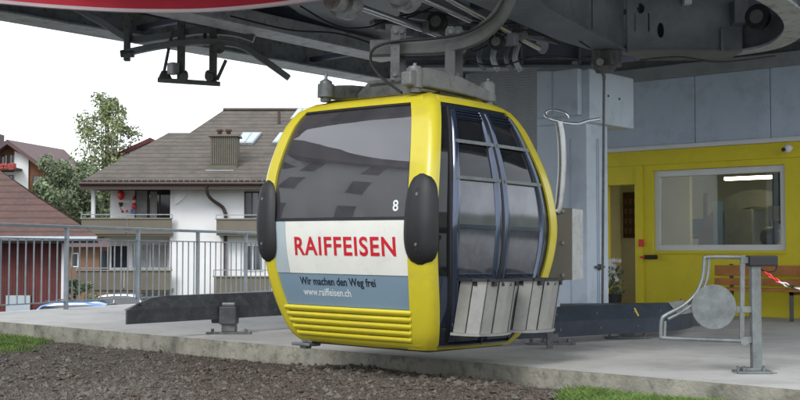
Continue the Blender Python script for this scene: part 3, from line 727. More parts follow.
def onweb(px, py):
    d = ray(px, py); t = (A2 - CAM).dot(n2) / d.dot(n2); q = CAM + d * t; return ((q - A2).dot(u2), q.z - GZ)
w = (B2 - A2).length
def hol(px, py, rx, rz): x, z = onweb(px, py); return ell(x, z, rx, rz)
holes = [hol(641, 8, .05, .07), hol(661, 30, .045, .10)]
for px in (635, 649):
    x, z = onweb(px, 22); holes.append([(x - .009, z - .12), (x + .009, z - .12), (x + .009, z + .12), (x - .009, z + .12)])
vs, fs = plate_holes([(.02, .036), (w, .036), (w, 1.15), (.02, 1.15)], holes, .03)
m = MB(); m.add([A2 + u2 * v.x + n2 * (.03 + v.z) + Vector((0, 0, v.y)) for v in vs], fs); m.build('web', M['steel'], g2)
m = MB(); m.prism([A2 + u2 * .02, B2, B2 + n2 * .7, A2 + n2 * .7 + u2 * .3], (0, 0, .034)); m.build('bottom_flange', M['steel'], g2)
m = MB(); m.prism([A2 + n2 * .6 + u2 * .3, B2 + n2 * .6, B2 + n2 * .6 + Vector((0, 0, 1.1)), A2 + n2 * .6 + u2 * .3 + Vector((0, 0, 1.1))], n2 * .03); m.build('back_web', M['soffit'], g2)
def onbox(px, py, w0, h0, d0, mt, nm):
    x, z = onweb(px, py); c = A2 + u2 * x + Vector((0, 0, z)); m = MB()
    m.hexa([c + u2 * a - n2 * b + Vector((0, 0, e)) for e in (-h0 / 2, h0 / 2) for a, b in ((-w0 / 2, d0), (w0 / 2, d0), (w0 / 2, -.01), (-w0 / 2, -.01))]); return m.build(nm, M[mt], g2, bevel=.008)
onbox(686, 1, .10, .12, .12, 'whitetrim', 'junction_box'); onbox(737, 14, .18, .30, .2, 'steel', 'bracket'); onbox(722, 40, .05, .30, .04, 'steel', 'bracket'); onbox(752, 22, .12, .14, .2, 'steelpale', 'bracket')
# turnaround rail: half ring in plan
lp = smoothpts([PZ(712, 55, 3.62), PZ(742, 52, 3.62), PZ(772, 46, 3.62), PZ(790, 36, 3.62), PZ(796, 24, 3.62), PZ(788, 10, 3.62), PZ(766, -4, 3.62), PZ(735, -14, 3.62), PZ(690, -24, 3.62)], 8)
tr_ = thing('turnaround_rail', 'curved steel rail ending in a half loop at the top right', 'rail', PZ(770, 40, 3.62))
m = MB(); m.ribbon(lp, .26, .03); m.build('rail_flange', M['steelpale'], tr_, smooth=True)
m = MB(); m.ribbon([p + Vector((0, 0, .17)) for p in lp], .03, .30); m.build('rail_web', M['steel'], tr_, smooth=True)
m = MB(); m.ribbon([p + Vector((0, 0, .33)) for p in lp], .16, .03); m.build('rail_top', M['steel'], tr_, smooth=True)
# sheave wheels under the loop
def wheel(c, axis, r, w, label, group, cat='pulley', name='drive_pulley', mt='black'):
    t = thing(name, label, cat, c, group=group)
    a = Vector(axis).normalized(); m = MB(); m.tube([c - a * w / 2, c - a * w * .35, c + a * w * .35, c + a * w / 2], [r * .93, r, r, r * .93], 26); m.build('tyre', M[mt], t, smooth=True)
    m = MB(); m.tube([c - a * w * .56, c + a * w * .56], r * .55, 20); m.tube([c - a * w * .75, c + a * w * .75], r * .2, 12); m.build('hub', M['galv'], t, smooth=True)
    return t
gname = 'drive wheels under the canopy'
wl = [(P(497, 42, 13.6), .10, 'small pale drive wheel behind the curved hanger arm'), (P(437, 22, 13.2), .12, 'dark drive wheel left of the hanger arm'), (P(463, 50, 13.4), .11, 'small drive wheel just above the near roof beam of the cabin')]
for c, r, lb in wl: wheel(c, Fh + Rv * .4, r, .09, lb, gname)
wheel(P(758, 17, 14.2), (0, 1, 0), .16, .10, 'wheel inside the half loop of rail at the top right', gname)
# drive shafts with couplings
def shaft(a, b, can_at, label):
    t = thing('drive_shaft', label, 'shaft', a.lerp(b, .5), group='drive shafts under the canopy')
    m = MB(); m.cyl(a, b, .035, 14); m.build('tube', M['chrome'], t, smooth=True)
    if can_at:
        c, r, L = can_at; d = (b - a).normalized()
        m = MB(); m.tube([c - d * L, c - d * L * .3, c - d * L * .3, c + d * L * .4, c + d * L * .4, c + d * L], [r * .7, r * .7, r, r, r * .6, r * .5], 20); m.build('coupling', M['steelpale'], t, smooth=True)
    return t
Ds = 12.4
shaft(P(330, -4, Ds - .5), P(447, 38, Ds + 1.4), (P(345, 3, Ds - .3), .17, .22), 'left shiny drive shaft with a grey coupling, ending by the hanger arm')
shaft(P(385, -18, Ds - .6), P(470, 20, Ds + 1.0), (P(405, -3, Ds - .3), .16, .22), 'middle drive shaft whose coupling hangs above the cabin')
shaft(P(440, -6, Ds), P(539, 48, Ds + 2.2), None, 'right drive shaft, running from the curved hanger arm into a hole in the rear web')
# hoses
for i, (x, r) in enumerate(((482, 6), (496, 8), (509, 9), (518, 8))):
    pts = smoothpts([P(x + 12, 18, 14.2), P(x + 2, 40, 14.1), P(x - 3, 58, 14.0), P(x + 3, 71, 14.0)], 6)
    m = MB(); m.tube(pts, .035 if i % 2 else .028, 8)
    tag(m.build('hose', M['steelpale' if i % 2 else 'steel'], smooth=True), ['leftmost grey hose bending down behind the hanger arm', 'second hose from the left, pale and thick, behind the hanger arm', 'third hose from the left, dark, beside the pillar top', 'rightmost hose of the bunch, pale, nearest the pillar'][i], 'hose', 'hoses bent down behind the hanger')
# rear web wall behind the machinery
rw = thing('rear_web', 'dark steel web wall behind the shafts and hoses, above the chequered sheet', 'girder', P(500, 60, 16.2))
vs, fs = plate_holes([(-2.7, 0), (.0, 0), (.0, 1.5), (-2.7, 1.5)], [ell(-.80, .34, .09, .15), ell(-1.9, .4, .10, .10)], .04)
c0 = P(600, 68, 15.9)
m = MB(); m.add([c0 + Rv * v.x + Fh * v.z + Vector((0, 0, v.y)) for v in vs], fs); m.build('web', M['soffit'], rw)
m = MB(); a = c0 + Rv * -2.7; m.bar(a, c0, .3, .04); m.bar(a + Vector((0, 0, .12)), c0 + Vector((0, 0, .12)), .12, .03); m.build('bottom_flange', M['steel'], rw)
for i in range(3):
    m = MB(); c = c0 + Rv * (-.3 - i * .8); m.bar(c - Fh * .08 + Vector((0, 0, .03)), c - Fh * .08 + Vector((0, 0, 1.4)), .03, .12); m.build('stiffener', M['steel'], rw)
# cross bars between the girder and the beam
for i, (a, b, lb) in enumerate(((P(400, 12, 14.5), P(560, 40, 15.0), 'long thin crossbar passing behind the shafts'), (P(420, 30, 15), P(520, 5, 14.2), 'sloping crossbar rising to the right behind the hanger arm'))):
    m = MB(); m.bar(a, b, .08, .12); tag(m.build('crossbar', M['steel'], bevel=.008), lb, 'bar', 'crossbars behind the machinery')
cm = thing('tyre_conveyor', 'row of small dark conveyor brackets above the hanger arm', 'conveyor', P(450, 28, 13.7))
for i in range(16):
    m = MB()
    c = P(380 + i * 9.5, 28 - 6 * math.sin(i * 1.3) + i * .8, 13.6 + .4 * math.sin(i * 2.1)); m.box(c.x - .05, c.x + .05, c.y - .05, c.y + .05, c.z - .03, c.z + .05 + .03 * (i % 3)); m.build('conveyor_bracket', M['steel'], cm, bevel=.01)
cr_ = P(425, 30, 14); m = MB(); m.bar(P(372, 22, 13.6), P(545, 36, 14.4), .16, .05); tag(m.build('conveyor_rail', M['darkcast']), 'dark rail carrying the conveyor brackets above the cabin', 'rail')
# bracket + hanging rod
br = thing('rod_bracket', 'rusty grey bracket under the girder corner holding a thin rod', 'bracket', P(604, 56, 15.0))
m = MB(); q = P(606, 60, 14.7); m.prism([P(592, 50, 14.7), P(592, 64, 14.7), P(597, 73, 14.7), P(613, 73, 14.7), P(620, 62, 14.7), P(622, 50, 14.7)], Fh * .05); m.build('plate', M['darkcast'], br)
m = MB(); m.cyl(P(600, 62, 14.6), P(600, 62, 14.85), .05, 14); m.build('pin', M['galv'], br)
m = MB(); m.box(q.x - .12, q.x + .10, q.y - .05, q.y + .25, GZ - .20, GZ - .001); m.build('block', M['darkcast'], br, bevel=.01)
rod = MB(); rod.tube([P(600, 68, 14.6), P(604, 76, 14.6), P(604, 80, 14.6)], .022, 8); pb = P(602, 300, 14.6); pb.z = .02; rod.tube([P(604, 80, 14.6), pb], .017, 8)
tag(rod.build('hanging_rod', M['darkcast'], smooth=True), 'thin dark rod hanging from the bracket down past the blue pillar', 'rod')
# pillar with cabinets
def faceH(Dv, px0, px1, y0, y1): return hx(px0, Dv), hx(px1, Dv), hz(y1, Dv), hz(y0, Dv)
pil = thing('blue_pillar', 'tall pale blue clad pillar beside the cabin, with a box on its top', 'pillar', H(hx(570, 15.6), 15.6, 0))
YP = 13.9
pxl, pxr = PY(530, 200, YP).x, PY(587, 200, YP).x
yb_ = PX(608, 200, pxr).y; zt = PY(590, 63, YP).z
m = MB(); m.box(pxl, pxr, YP, yb_, 0.0, zt - .02); m.build('column', M['bluepanel'], pil, bevel=.01)
j2 = PX(597.5, 200, pxr).y; jx = PY(571, 200, YP).x
m = MB(); m.box(pxr, pxr + .012, j2 - .03, j2 - .018, .02, 2.6); m.box(pxr, pxr + .012, j2 + .018, j2 + .03, .02, 2.6); m.build('panel_joint', M['cladding'], pil)
m = MB(); m.box(jx - .01, jx, YP - .01, YP, .02, 2.6); m.build('panel_joint', M['cladding'], pil)
q = PX(598, 267, pxr); m = MB(); m.box(pxr + .012, pxr + .05, q.y - .11, q.y + .11, q.z - .015, q.z + .015); m.box(pxr + .012, pxr + .06, q.y - .03, q.y + .03, q.z - .04, q.z + .04); m.build('latch', M['darkcast'], pil)
YC = 13.82
cx = PY(590, 100, YC).x; yc2 = PX(634, 100, cx).y; z0 = PX(634, 129, cx).z; z1_ = PY(590, 68, YC).z
m = MB(); m.box(cx - .9, cx, YC, yc2, z0, z1_); bx_ = m.build('cabinet', M['bluepanel'], pil, bevel=.02)
m = MB()
for px, py in ((608, 96), (619, 99)): q = PX(px, py, cx); m.cyl(q - Vector((.01, 0, 0)), q + Vector((.015, 0, 0)), .016, 8)
m.build('bolt', M['darkcast'], bx_)
a = PY(535, 100, 13.7).x; b = cx - .12
m = MB(); m.box(a, b, 13.7, 13.815, z0 + .1, zt + .02); m.build('upper_casing', M['bluepanel'], pil, bevel=.01)
jx = PY(552, 90, 13.7).x; m = MB(); m.box(jx, jx + .012, 13.69, 13.70, z0 + .12, zt); m.build('panel_joint', M['cladding'], pil)
# chequered sheet left of the pillar
m = MB(); a, b = P(468, 90, 15.5), P(536, 90, 14.6); 
m.prism([P(466, 74, 15.6), P(537, 68, 14.7), P(537, 210, 14.7), P(466, 210, 15.6)], Fh * .04)
tag(m.build('chequered_panel', M['checker']), 'grey chequered sheet metal panel between cabin roof and blue pillar', 'panel')
# sensor gantry at the top left
se = thing('sensor_gantry', 'curved twin steel rails with a hanging sensor bar, under the left end of the canopy', 'gantry', P(190, 20, 16))
D = 16
m = MB(); m.add(*arm_ribbon(smoothpts([P(66, 2, D), P(100, 21, D), P(131, 39, D), P(160, 37, D), P(200, 31, D), P(235, 33, D), P(254, 39, D)], 6), .12, .10)); m.build('upper_rail', M['steel'], se, bevel=.01)
m = MB(); m.add(*arm_ribbon(smoothpts([P(121, 54, D - .2), P(160, 46, D - .2), P(200, 42, D - .2), P(238, 45, D - .2), P(262, 59, D - .2), P(289, 78, D - .2)], 6), .12, .085)); m.build('lower_rail', M['steel'], se, bevel=.01)
for px, yb in ((127, 61), (181, 80), (213, 82)):
    a = P(px, yb, D - .1); b = a.copy(); b.z = ZS + .02
    m = MB(); m.bar(a, b, .10 if px > 130 else .08, .10); m.build('post', M['darkcast'], se, bevel=.008)
m = MB(); m.bar(P(158, 80, D - .15), P(220, 84, D - .15), .07, .06); m.build('sensor_bar', M['darkcast'], se)
m = MB(); m.tube([P(165, 79, D - .15), P(165, 71, D - .15)], [.10, .05], 10); m.cyl(P(164, 72, D - .15), P(173, 28, D - .15), .022, 8); m.build('sensor_probe', M['darkcast'], se, smooth=True)
m = MB(); m.cyl(P(217, 80, D - .15), P(226, 60, D - .15), .025, 8); m.build('sensor_probe', M['darkcast'], se, smooth=True)
q = P(173, 68, D - .2); m = MB(); m.box(q.x - .06, q.x + .07, q.y - .06, q.y + .06, q.z - .09, q.z + .07); m.build('sensor_box', M['steelpale'], se, bevel=.01)
for a_, b_, r_ in ((P(121, 54, D - .25), P(134, 54, D - .25), .05), (P(184, 77, D - .3), P(184, 74, D + .1), .06), (P(209, 77, D - .3), P(209, 74, D + .1), .06), (P(219, 48, D - .3), P(219, 46, D), .08)):
    m = MB(); m.cyl(a_, b_, r_, 12); m.build('clamp', M['darkcast'], se)
for a, b in ((P(131, 39, D), P(127, 20, D)), (P(205, 35, D), P(205, 44, D - .2))):
    m = MB(); m.bar(a, b, .05, .05); m.build('link', M['darkcast'], se)
# low guide blades
def blade(name, pts, z0, z1, label, chL=0.0, chR=0.0, mts=('guide', 'guide'), endcap=None, lean=.07, bstep=2):
    t = thing(name, label, 'guide rail', pts[len(pts) // 2] * 1.0, group='low guide rails on the platform')
    L = [0]; 
    for i in range(1, len(pts)): L.append(L[-1] + (pts[i] - pts[i - 1]).length)
    for part, (f0, f1, mt) in enumerate(((0, .52, mts[0]), (.52, 1.0, mts[1]))):
        m = MB(); vs = []; N = len(pts)
        for i, p in enumerate(pts):
            d = (pts[min(i + 1, N - 1)] - pts[max(i - 1, 0)]).normalized(); bk = Vector((-d.y, d.x, 0))
            if bk.dot(Fh) < 0: bk = -bk
            zt_ = z1
            if chL and L[i] < chL: zt_ = z0 + (z1 - z0) * (.52 + .48 * L[i] / chL)
            if chR and L[-1] - L[i] < chR: zt_ = z0 + (z1 - z0) * (.6 + .4 * (L[-1] - L[i]) / chR)
            zz0 = z0 + (z1 - z0) * f0; zz1 = z0 + (z1 - z0) * f1
            if part: zz1 = zt_
            o0 = bk * (0 if part == 0 else 0); o1 = bk * (lean if part else 0)
            vs += [p + o0 + Vector((0, 0, zz0)), p + o1 + Vector((0, 0, zz1)), p + o1 + bk * .03 + Vector((0, 0, zz1)), p + o0 + bk * .03 + Vector((0, 0, zz0))]
        fs = [(0, 1, 2, 3), tuple(4 * (N - 1) + q for q in (3, 2, 1, 0))]
        for i in range(N - 1):
            for q in range(4): q2 = (q + 1) % 4; fs.append((4 * i + q, 4 * i + q2, 4 * i + 4 + q2, 4 * i + 4 + q))
        m.add(vs, fs); m.build('upper_plate' if part else 'lower_plate', M[mt], t)
    for i in range(1, len(pts) - 1, bstep):
        p = pts[i]; d = (pts[i + 1] - pts[i - 1]).normalized(); bk = Vector((-d.y, d.x, 0)); bk = bk if bk.dot(Fh) > 0 else -bk
        for f in (.25, .75):
            z = z0 + (z1 - z0) * f; o = p + Vector((0, 0, z)) + bk * (lean * (f - .52) / .48 if f > .52 else 0); b = MB(); b.cyl(o - bk * .008, o + bk * .02, .012, 8); b.build('bolt', M['darkcast'], t)
    return t
def dense(a, b, n): return [a.lerp(b, i / n) for i in range(n + 1)]
def flat(p): p = p.copy(); p.z = 0; return p
lpts = dense(flat(P(127.5, 300, 13.0)), flat(P(285, 300, 14.9)), 14) + dense(flat(P(285, 300, 14.9)), flat(P(340, 300, 15.1)), 4)[1:]
lb = blade('guide_rail', lpts, .185, .49, 'dark low guide rail with a cut front corner left of the cabin', chL=.42, mts=('guide', 'guide'), lean=.05)
def foot(px, yb, parent, h=.30, w=.30):
    c = PZ(px, yb, 0); t = parent
    m = MB(); m.bar(c - Rv * w + Vector((0, 0, .015)), c + Rv * w + Vector((0, 0, .015)), .14, .025); m.build('foot_plate', M['darkcast'], t)
    m = MB(); m.boxH(c.dot(Rv) - .085, c.dot(Rv) + .085, c.dot(Fh) - .06, c.dot(Fh) + .12, .027, h); m.build('foot_post', M['darkcast'], t, bevel=.01)
    m = MB()
    for s in (-.75, .75): q = c + Rv * w * s; m.cyl(q + Vector((0, 0, .027)), q + Vector((0, 0, .065)), .02, 8)
    m.build('anchor_bolt', M['galv'], t)
    return c
c = foot(229, 334, lb, .14, .27)
m = MB(); X, Dd = c.dot(Rv), c.dot(Fh); m.boxH(X - .11, X + .10, Dd - .10, Dd + .16, .12, .34); m.boxH(X - .22, X - .11, Dd + .0, Dd + .16, .13, .20); m.build('motor_block', M['guide'], lb, bevel=.015)
m = MB(); m.boxH(X - .08, X + .08, Dd - .07, Dd + .10, .34, .385); m.build('cap', M['galv'], lb, bevel=.012)
m = MB(); m.boxH(X - .5, X - .11, Dd + .12, Dd + .18, .215, .265); m.boxH(X - .02, X + .04, Dd + .15, Dd + .6, .2, .26); m.build('strut', M['darkcast'], lb)
rpts = [flat(P(px, 300, D_)) for px, D_ in ((470, 12.0), (500, 12.1), (530, 12.3), (560, 12.5), (590, 12.75), (620, 13.0), (645, 13.2), (664, 13.4), (678, 13.6), (687, 13.85), (692, 14.2), (692, 14.7))]
rb = blade('guide_rail', smoothpts(rpts, 3), .08, .40, 'dark blue low guide rail with a rounded pale end right of the cabin', mts=('guideblue', 'guideblue'), lean=.12, bstep=4)
m = MB(); e = [p for p in smoothpts(rpts, 3)][-10:]
vs = []
for i, p in enumerate(e):
    d = (e[min(i + 1, len(e) - 1)] - e[max(i - 1, 0)]).normalized(); bk = Vector((-d.y, d.x, 0)); bk = bk if bk.dot(Fh) > 0 or i > 4 else -bk
    vs += [p + bk * .004 - Fh * .012 + Vector((0, 0, .262)), p + bk * .13 - Fh * .012 + Vector((0, 0, .408))]
m.add(vs, [(2 * i, 2 * i + 1, 2 * i + 3, 2 * i + 2) for i in range(len(e) - 1)]); m.build('pale_end_plate', M['coping'], rb)
q = P(637, 311, 12.98); m = MB(); m.bar(P(634.5, 308, 13.02), P(638.5, 316, 12.98), .004, .016, tuple(Rv)); m.build('yellow_mark', M['yellow'], rb)
foot(550, 344.5, rb, .12, .27); foot(627, 338.5, rb, .12, .27)
# second dark ledge behind the right guide
m = MB(); m.prism([flat(P(560, 300, 15.2)), flat(P(700, 300, 15.6)), flat(P(700, 300, 16.1)), flat(P(560, 300, 15.7))], (0, 0, .30)); o = m.build('low_plinth', M['guide']); tag(o, 'low dark plinth on the floor behind the right guide rail, in front of the doorway', 'plinth')
# curved pole with looped handle and olive plate, standing behind the gondola
hp = thing('handle_pole', 'pale curved pole with a bent chrome loop on top and an olive plate below', 'pole', flat(P(553, 300, 11.9)))
D = 11.9
m = MB(); m.tube(smoothpts([P(559, 122, D), P(561.5, 140, D), P(562, 170, D), P(559, 205, D), P(556, 212, D)], 6), .045, 12); m.build('pole', M['silver'], hp, smooth=True)
m = MB(); m.tube(smoothpts([P(568, 118, D - .1), P(565, 113, D - .1), P(556, 110.5, D), P(548, 111.5, D + .05), P(545.5, 115, D + .05), P(550, 119, D), P(563, 122.5, D), P(577, 124, D), P(588, 121, D), P(600, 119, D)], 6), .018, 10); m.build('loop_handle', M['chrome'], hp, smooth=True)
m = MB(); m.prism([P(548, 208, D), P(572, 208, D), P(572, 280, D), P(548, 280, D)], Fh * .03); pl_ = m.build('plate', M['olive'], hp, bevel=.004)
m = MB()
for y in (211, 243, 275): q = P(563, y, D - .01); m.cyl(q - Fh * .015, q + Fh * .02, .018, 10)
m.build('bolt', M['galv'], pl_)
m = MB(); m.prism([P(572.3, 208.5, D), P(583, 210, D + .12), P(583, 279, D + .12), P(572.3, 280, D)], Fh * .015); m.build('mirror_strip', M['silver'], hp)
m = MB(); m.bar(P(549.5, 280, D + .05), flat(P(549.5, 300, D + .05)), .06, .06); m.build('post', M['darkcast'], hp)
# ---------------------------------------------------------------- control building
BY = 17.2
def bx(px, py=250): return PY(px, py, BY).x
def bz(px, py): return PY(px, py, BY).z
bl = thing('control_building', 'yellow fronted control building with blue grey cladding above', 'building', (-8, BY, 0))
dl, dr = bx(604), bx(636); wl_, wr = bx(653), bx(786); xl, xr = bx(560), -4.6
zs = 2.70; wz0, wz1 = 1.02, 2.34; dz = 2.13
T = .22
m = MB()
for a in ((xl, dl, 0, zs), (dl, dr, dz, zs), (dr, wl_, 0, zs), (wl_, wr, 0, wz0), (wl_, wr, wz1, zs), (wr, xr, 0, zs)): m.box(a[0], a[1], BY, BY + T, a[2], a[3])
m.build('yellow_wall', M['yellow_wall'], bl)
fw = MB(); fw.box(dr - .0, dr + .14, BY - .03, BY, 0, 2.437); fw.box(dl, xr, BY - .03, BY - .0, 2.44, 2.6); fw.box(wr + .35, xr, BY - .03, BY, 0, 2.44); fw.build('yellow_trim', M['yellow_wall'], bl)
m = MB(); m.box(xl, xr, BY - .07, BY - .0, zs - .02, zs + .05); m.build('white_strip', M['whitetrim'], bl, bevel=.008)
zc = bz(640, 82)
m = MB(); xs = [xl, bx(697), bx(773), xr]; zs2 = zs + .053
for i in range(len(xs) - 1):
    if i == 0: m.box(xs[0], xs[1] - .006, BY - .02, BY + .1, zs2, zc)
    else: m.box(xs[i] + .006, xs[i + 1] - .006, BY - .02, BY + .1, zs2, zc)
m.build('cladding', M['cladding'], bl, bevel=.004)
m = MB(); m.box(xl, xr, BY - .06, BY + .12, zc + .003, zc + .22); m.build('coping', M['coping'], bl, bevel=.008)
m = MB(); m.box(xl, xr, BY + .0, BY + .12, zc + .224, zc + .36); m.build('parapet', M['darkcast'], bl)
m = MB(); m.box(xl, xr, BY + .6, BY + 6, 3.2, 3.28); m.box(xl, xl + .2, BY + .22, BY + 6, 0, 3.2); m.box(xl, xr, BY + 6, BY + 6.2, 0, 3.2); m.box(xl, xr, BY + .12, BY + .6, 3.2, 3.28); m.build('shell', M['interior'], bl)
m = MB(); m.box(xl, xr, BY + 2.2, BY + 2.35, zc + .3, 4.8); m.build('rear_lantern_wall', M['lavender'], bl)
for px in (668, 676, 711, 786): q = PY(px, 62, BY + 2.1).x; m = MB(); m.box(q - .09, q + .09, BY + 2.05, BY + 2.19, zc + .3, 4.8); m.build('lantern_post', M['darkcast'], bl)
# interior partitions
m = MB(); m.box(dl - 2.0, dr + .1, BY + 1.8, BY + 1.9, 0, 2.9); m.build('corridor_wall', M['corridor'], bl)
m = MB(); m.box(dl - 1.0, dl - .93, BY + .25, BY + 1.7, 0, dz - .02); m.build('door', M['whitetrim'], bl)
m = MB(); m.box(xl + .2, xr, BY + T, BY + 5.9, 2.75, 2.8); m.build('ceiling', M['interior'], bl)
# window
wn = MB(); fwid = .105
y0, y1 = BY + .07, BY + .16
for a in ((wl_, wr, wz0, wz0 + fwid * .9), (wl_, wr, wz1 - fwid, wz1), (wl_, wl_ + fwid, wz0 + fwid * .9, wz1 - fwid), (wr - fwid, wr, wz0 + fwid * .9, wz1 - fwid)): wn.box(a[0], a[1], y0, y1, a[2], a[3])
wnd = wn.build('window', M['coping'] if False else M['whitetrim'], bl, bevel=.006)
m = MB(); m.box(wl_ + fwid, wr - fwid, BY + .11, BY + .125, wz0 + fwid * .9, wz1 - fwid); m.build('pane', M['glass'], wnd)
m = MB(); m.box(wl_ - .02, wr + .02, BY - .03, BY + .07, wz0 - .045, wz0 - .002); m.build('sill', M['yellow_wall'], wnd)
# poster inside the doorway
pq = PY(631, 215, BY + 1.78)
m = MB(); m.box(pq.x - .16, pq.x + .16, BY + 1.77, BY + 1.795, pq.z - .42, pq.z + .42); po = m.build('poster', M['darkbrown']); tag(po, 'dark poster with small reddish squares on the wall seen through the doorway', 'poster')
for i in range(3):
    for j in range(4): m = MB(); m.box(pq.x - .13 + i * .095, pq.x - .07 + i * .095, BY + 1.765, BY + 1.769, pq.z - .34 + j * .18, pq.z - .24 + j * .18); m.build('picture_square', M['picred'], po)
# things inside the room
eq = thing('winch_machine', 'blue and white curved machine seen through the control room window', 'machine', (bx(720) - .5, BY + 2.5, 0))
m = MB()
c = Vector((PY(752, 250, BY + 2.2).x, BY + 2.4, .95)); arcp = [c + Vector((-math.cos(t) * .95, 0, math.sin(t) * 1.0)) for t in [PI * i / 18 * .62 for i in range(19)]]
m.ribbon(arcp, .30, .10, (0, 1, 0)); m.build('arched_hood', M['cast'], eq, smooth=True)
m = MB(); m.box(c.x - .5, c.x + .05, c.y - .25, c.y + .3, 0, 1.75); m.build('housing', M['darkcast'], eq, bevel=.03)
for i in range(5): m = MB(); x_ = c.x - 1.7 + i * .42; m.box(x_, x_ + .06, c.y + .6, c.y + .66, 0, 2.0 + .1 * (i % 2)); m.build('upright', M['cast'], eq)
m = MB(); m.box(c.x - 1.75, c.x + .1, c.y + .5, c.y + .8, 1.25, 1.32); m.build('shelf', M['cast'], eq)
m = MB(); m.box(c.x - 1.5, c.x - .8, c.y + .5, c.y + .8, 1.33, 1.62); m.build('control_box', M['interiorblue'], eq, bevel=.01)
m = MB(); m.box(c.x - .62, c.x - .52, c.y - .4, c.y - .2, 1.0, 1.9); m.build('panel_strip', M['interiorblue'], eq)
m = MB(); q = PY(770, 237, BY + 1.0); m.sphere(q, .17, 16, 10, (1, .6, 1)); m.box(q.x - .2, q.x + .2, q.y - .1, q.y + .1, q.z - .5, q.z - .13); tag(m.build('round_lamp', M['black'], smooth=True), 'dark round lamp on the desk inside the window, right side', 'lamp')
m = MB(); q = PY(778, 195, BY + .5); m.box(q.x - .10, q.x + .10, q.y, q.y + .15, q.z - .55, q.z + .35); tag(m.build('wall_speaker', M['black'], bevel=.02), 'black speaker hanging at the right edge inside the control room window', 'speaker')
m = MB(); q = PY(774, 212, BY + .45); m.box(q.x - .10, q.x + .12, q.y, q.y + .05, q.z - .14, q.z + .10); tag(m.build('note_card', M['olivelight']), 'beige card under the black speaker inside the window', 'card')
dk = MB(); dk.box(wl_ + .3, wr + .4, BY + .7, BY + 1.5, .72, .78); dk.box(wl_ + .35, wl_ + .41, BY + .75, BY + 1.45, 0, .72); dk.box(wr + .3, wr + .36, BY + .75, BY + 1.45, 0, .72); tag(dk.build('desk', M['olive']), 'desk behind the control room window', 'desk')
m = MB(); q = PY(740, 178, BY + 1.6); m.box(q.x - .15, q.x + .95, q.y - .3, q.y - .18, 2.22, 2.27)
lt = m.build('ceiling_light', emis('lamp_glow', (1.0, .88, .48), 14.0)); tag(lt, 'long lit ceiling lamp glowing inside the control room', 'lamp')
# overhead cables
cr2 = random.Random(21)
cb_ = [((372, 26), (430, 12), (505, 34), (530, 50)), ((415, 42), (470, 52), (520, 30), (560, 44)), ((300, 6), (345, 28), (400, 20), (440, 4)), ((455, 14), (500, 24), (545, 22), (590, 48)), ((470, 62), (500, 66), (540, 56), (585, 60)), ((230, 16), (290, 30), (340, 34), (390, 50)), ((640, 60), (680, 57), (720, 62), (775, 56))]
lbs = ['black cable sagging left of the hanger arm to the girder', 'black cable looping low behind the hanger arm', 'black cable by the shaft couplings at the top', 'black cable crossing under the broad girder flange', 'black cable just above the chequered sheet', 'black cable along the pale channel beam', 'black cable under the holed girder above the wall']
for pts_, lb in zip(cb_, lbs):
    m = MB(); m.tube(smoothpts([P(x, y, 13.4 + i * .25) for i, (x, y) in enumerate(pts_)], 8), .011, 6); tag(m.build('overhead_cable', M['black'], smooth=True), lb, 'cable', 'cables under the canopy')
# small fittings on the facade
q = PY(641.5, 243, BY - .03); m = MB(); m.box(q.x - .045, q.x + .045, BY - .05, BY - .031, q.z - .06, q.z + .06); m.build('wall_button', M['signred']); tag(S.objects['wall_button'], 'small pinkish red plate on the yellow wall beside the door', 'sign')
q = PY(650, 257, BY - .03); t = thing('wall_torch', 'black and red handset fixed to the yellow wall under the window corner', 'torch', (q.x, BY - .05, q.z))
m = MB(); m.cyl(Vector((q.x - .06, BY - .08, q.z)), Vector((q.x + .15, BY - .08, q.z)), .035, 12); m.build('body', M['black'], t, smooth=True)
m = MB(); m.tube([Vector((q.x - .16, BY - .08, q.z)), Vector((q.x - .06, BY - .08, q.z))], [.012, .03], 10); m.build('tip', M['signred'], t, smooth=True)
m = MB(); m.box(q.x, q.x + .05, BY - .08, BY - .001, q.z - .02, q.z + .02); m.build('clip', M['black'], t)
q = PY(790, 149, BY - .07); t = thing('security_camera', 'small white security camera on the strip at the right end of the wall', 'camera', (q.x, BY - .07, q.z))
m = MB(); m.sphere((q.x, BY - .16, q.z), .065); m.build('dome', M['whitetrim'], t, smooth=True)
m = MB(); m.cyl((q.x, BY - .16, q.z), (q.x + .02, BY - .071, q.z + .02), .03, 10); m.build('arm', M['whitetrim'], t)
m = MB(); m.cyl((q.x - .03, BY - .2, q.z - .01), (q.x - .05, BY - .235, q.z - .02), .03, 10); m.build('lens', M['black'], t)
# potted flower by the door
q = flat(PY(613, 300, BY - .6)); t = thing('potted_plant', 'white flowering plant in a dark pot beside the doorway', 'plant', q)
m = MB(); m.tube([q + Vector((0, 0, .0)), q + Vector((0, 0, .32)), q + Vector((0, 0, .32))], [.11, .15, .13], 16); m.build('pot', M['black'], t, smooth=True)
m = MB(); r2 = random.Random(5)
for i in range(140):
    a = r2.random() * 2 * PI; h = .32 + r2.random() * .45; rr_ = r2.random() * .19; c = q + Vector((math.cos(a) * rr_, math.sin(a) * rr_, h)); n1 = Vector((r2.uniform(-1, 1), r2.uniform(-1, 1), r2.uniform(-.3, 1))).normalized(); u = n1.orthogonal().normalized() * .045; v = n1.cross(u) * .5
    m.add([c - u, c - v, c + u, c + v], [(0, 1, 2, 3)])
m.build('foliage', M['leafdark'], t)
m = MB()
for i in range(26):
    a = r2.random() * 2 * PI; rr_ = r2.random() * .17; c = q + Vector((math.cos(a) * rr_, math.sin(a) * rr_ - .03, .55 + r2.random() * .32))
    for k in range(5): b = k * 2 * PI / 5; d = Vector((math.cos(b), -.3, math.sin(b))); e2 = Vector((-math.sin(b), 0, math.cos(b))); m.add([c, c + d * .025 + e2 * .014, c + d * .042, c + d * .025 - e2 * .014], [(0, 1, 2, 3)])
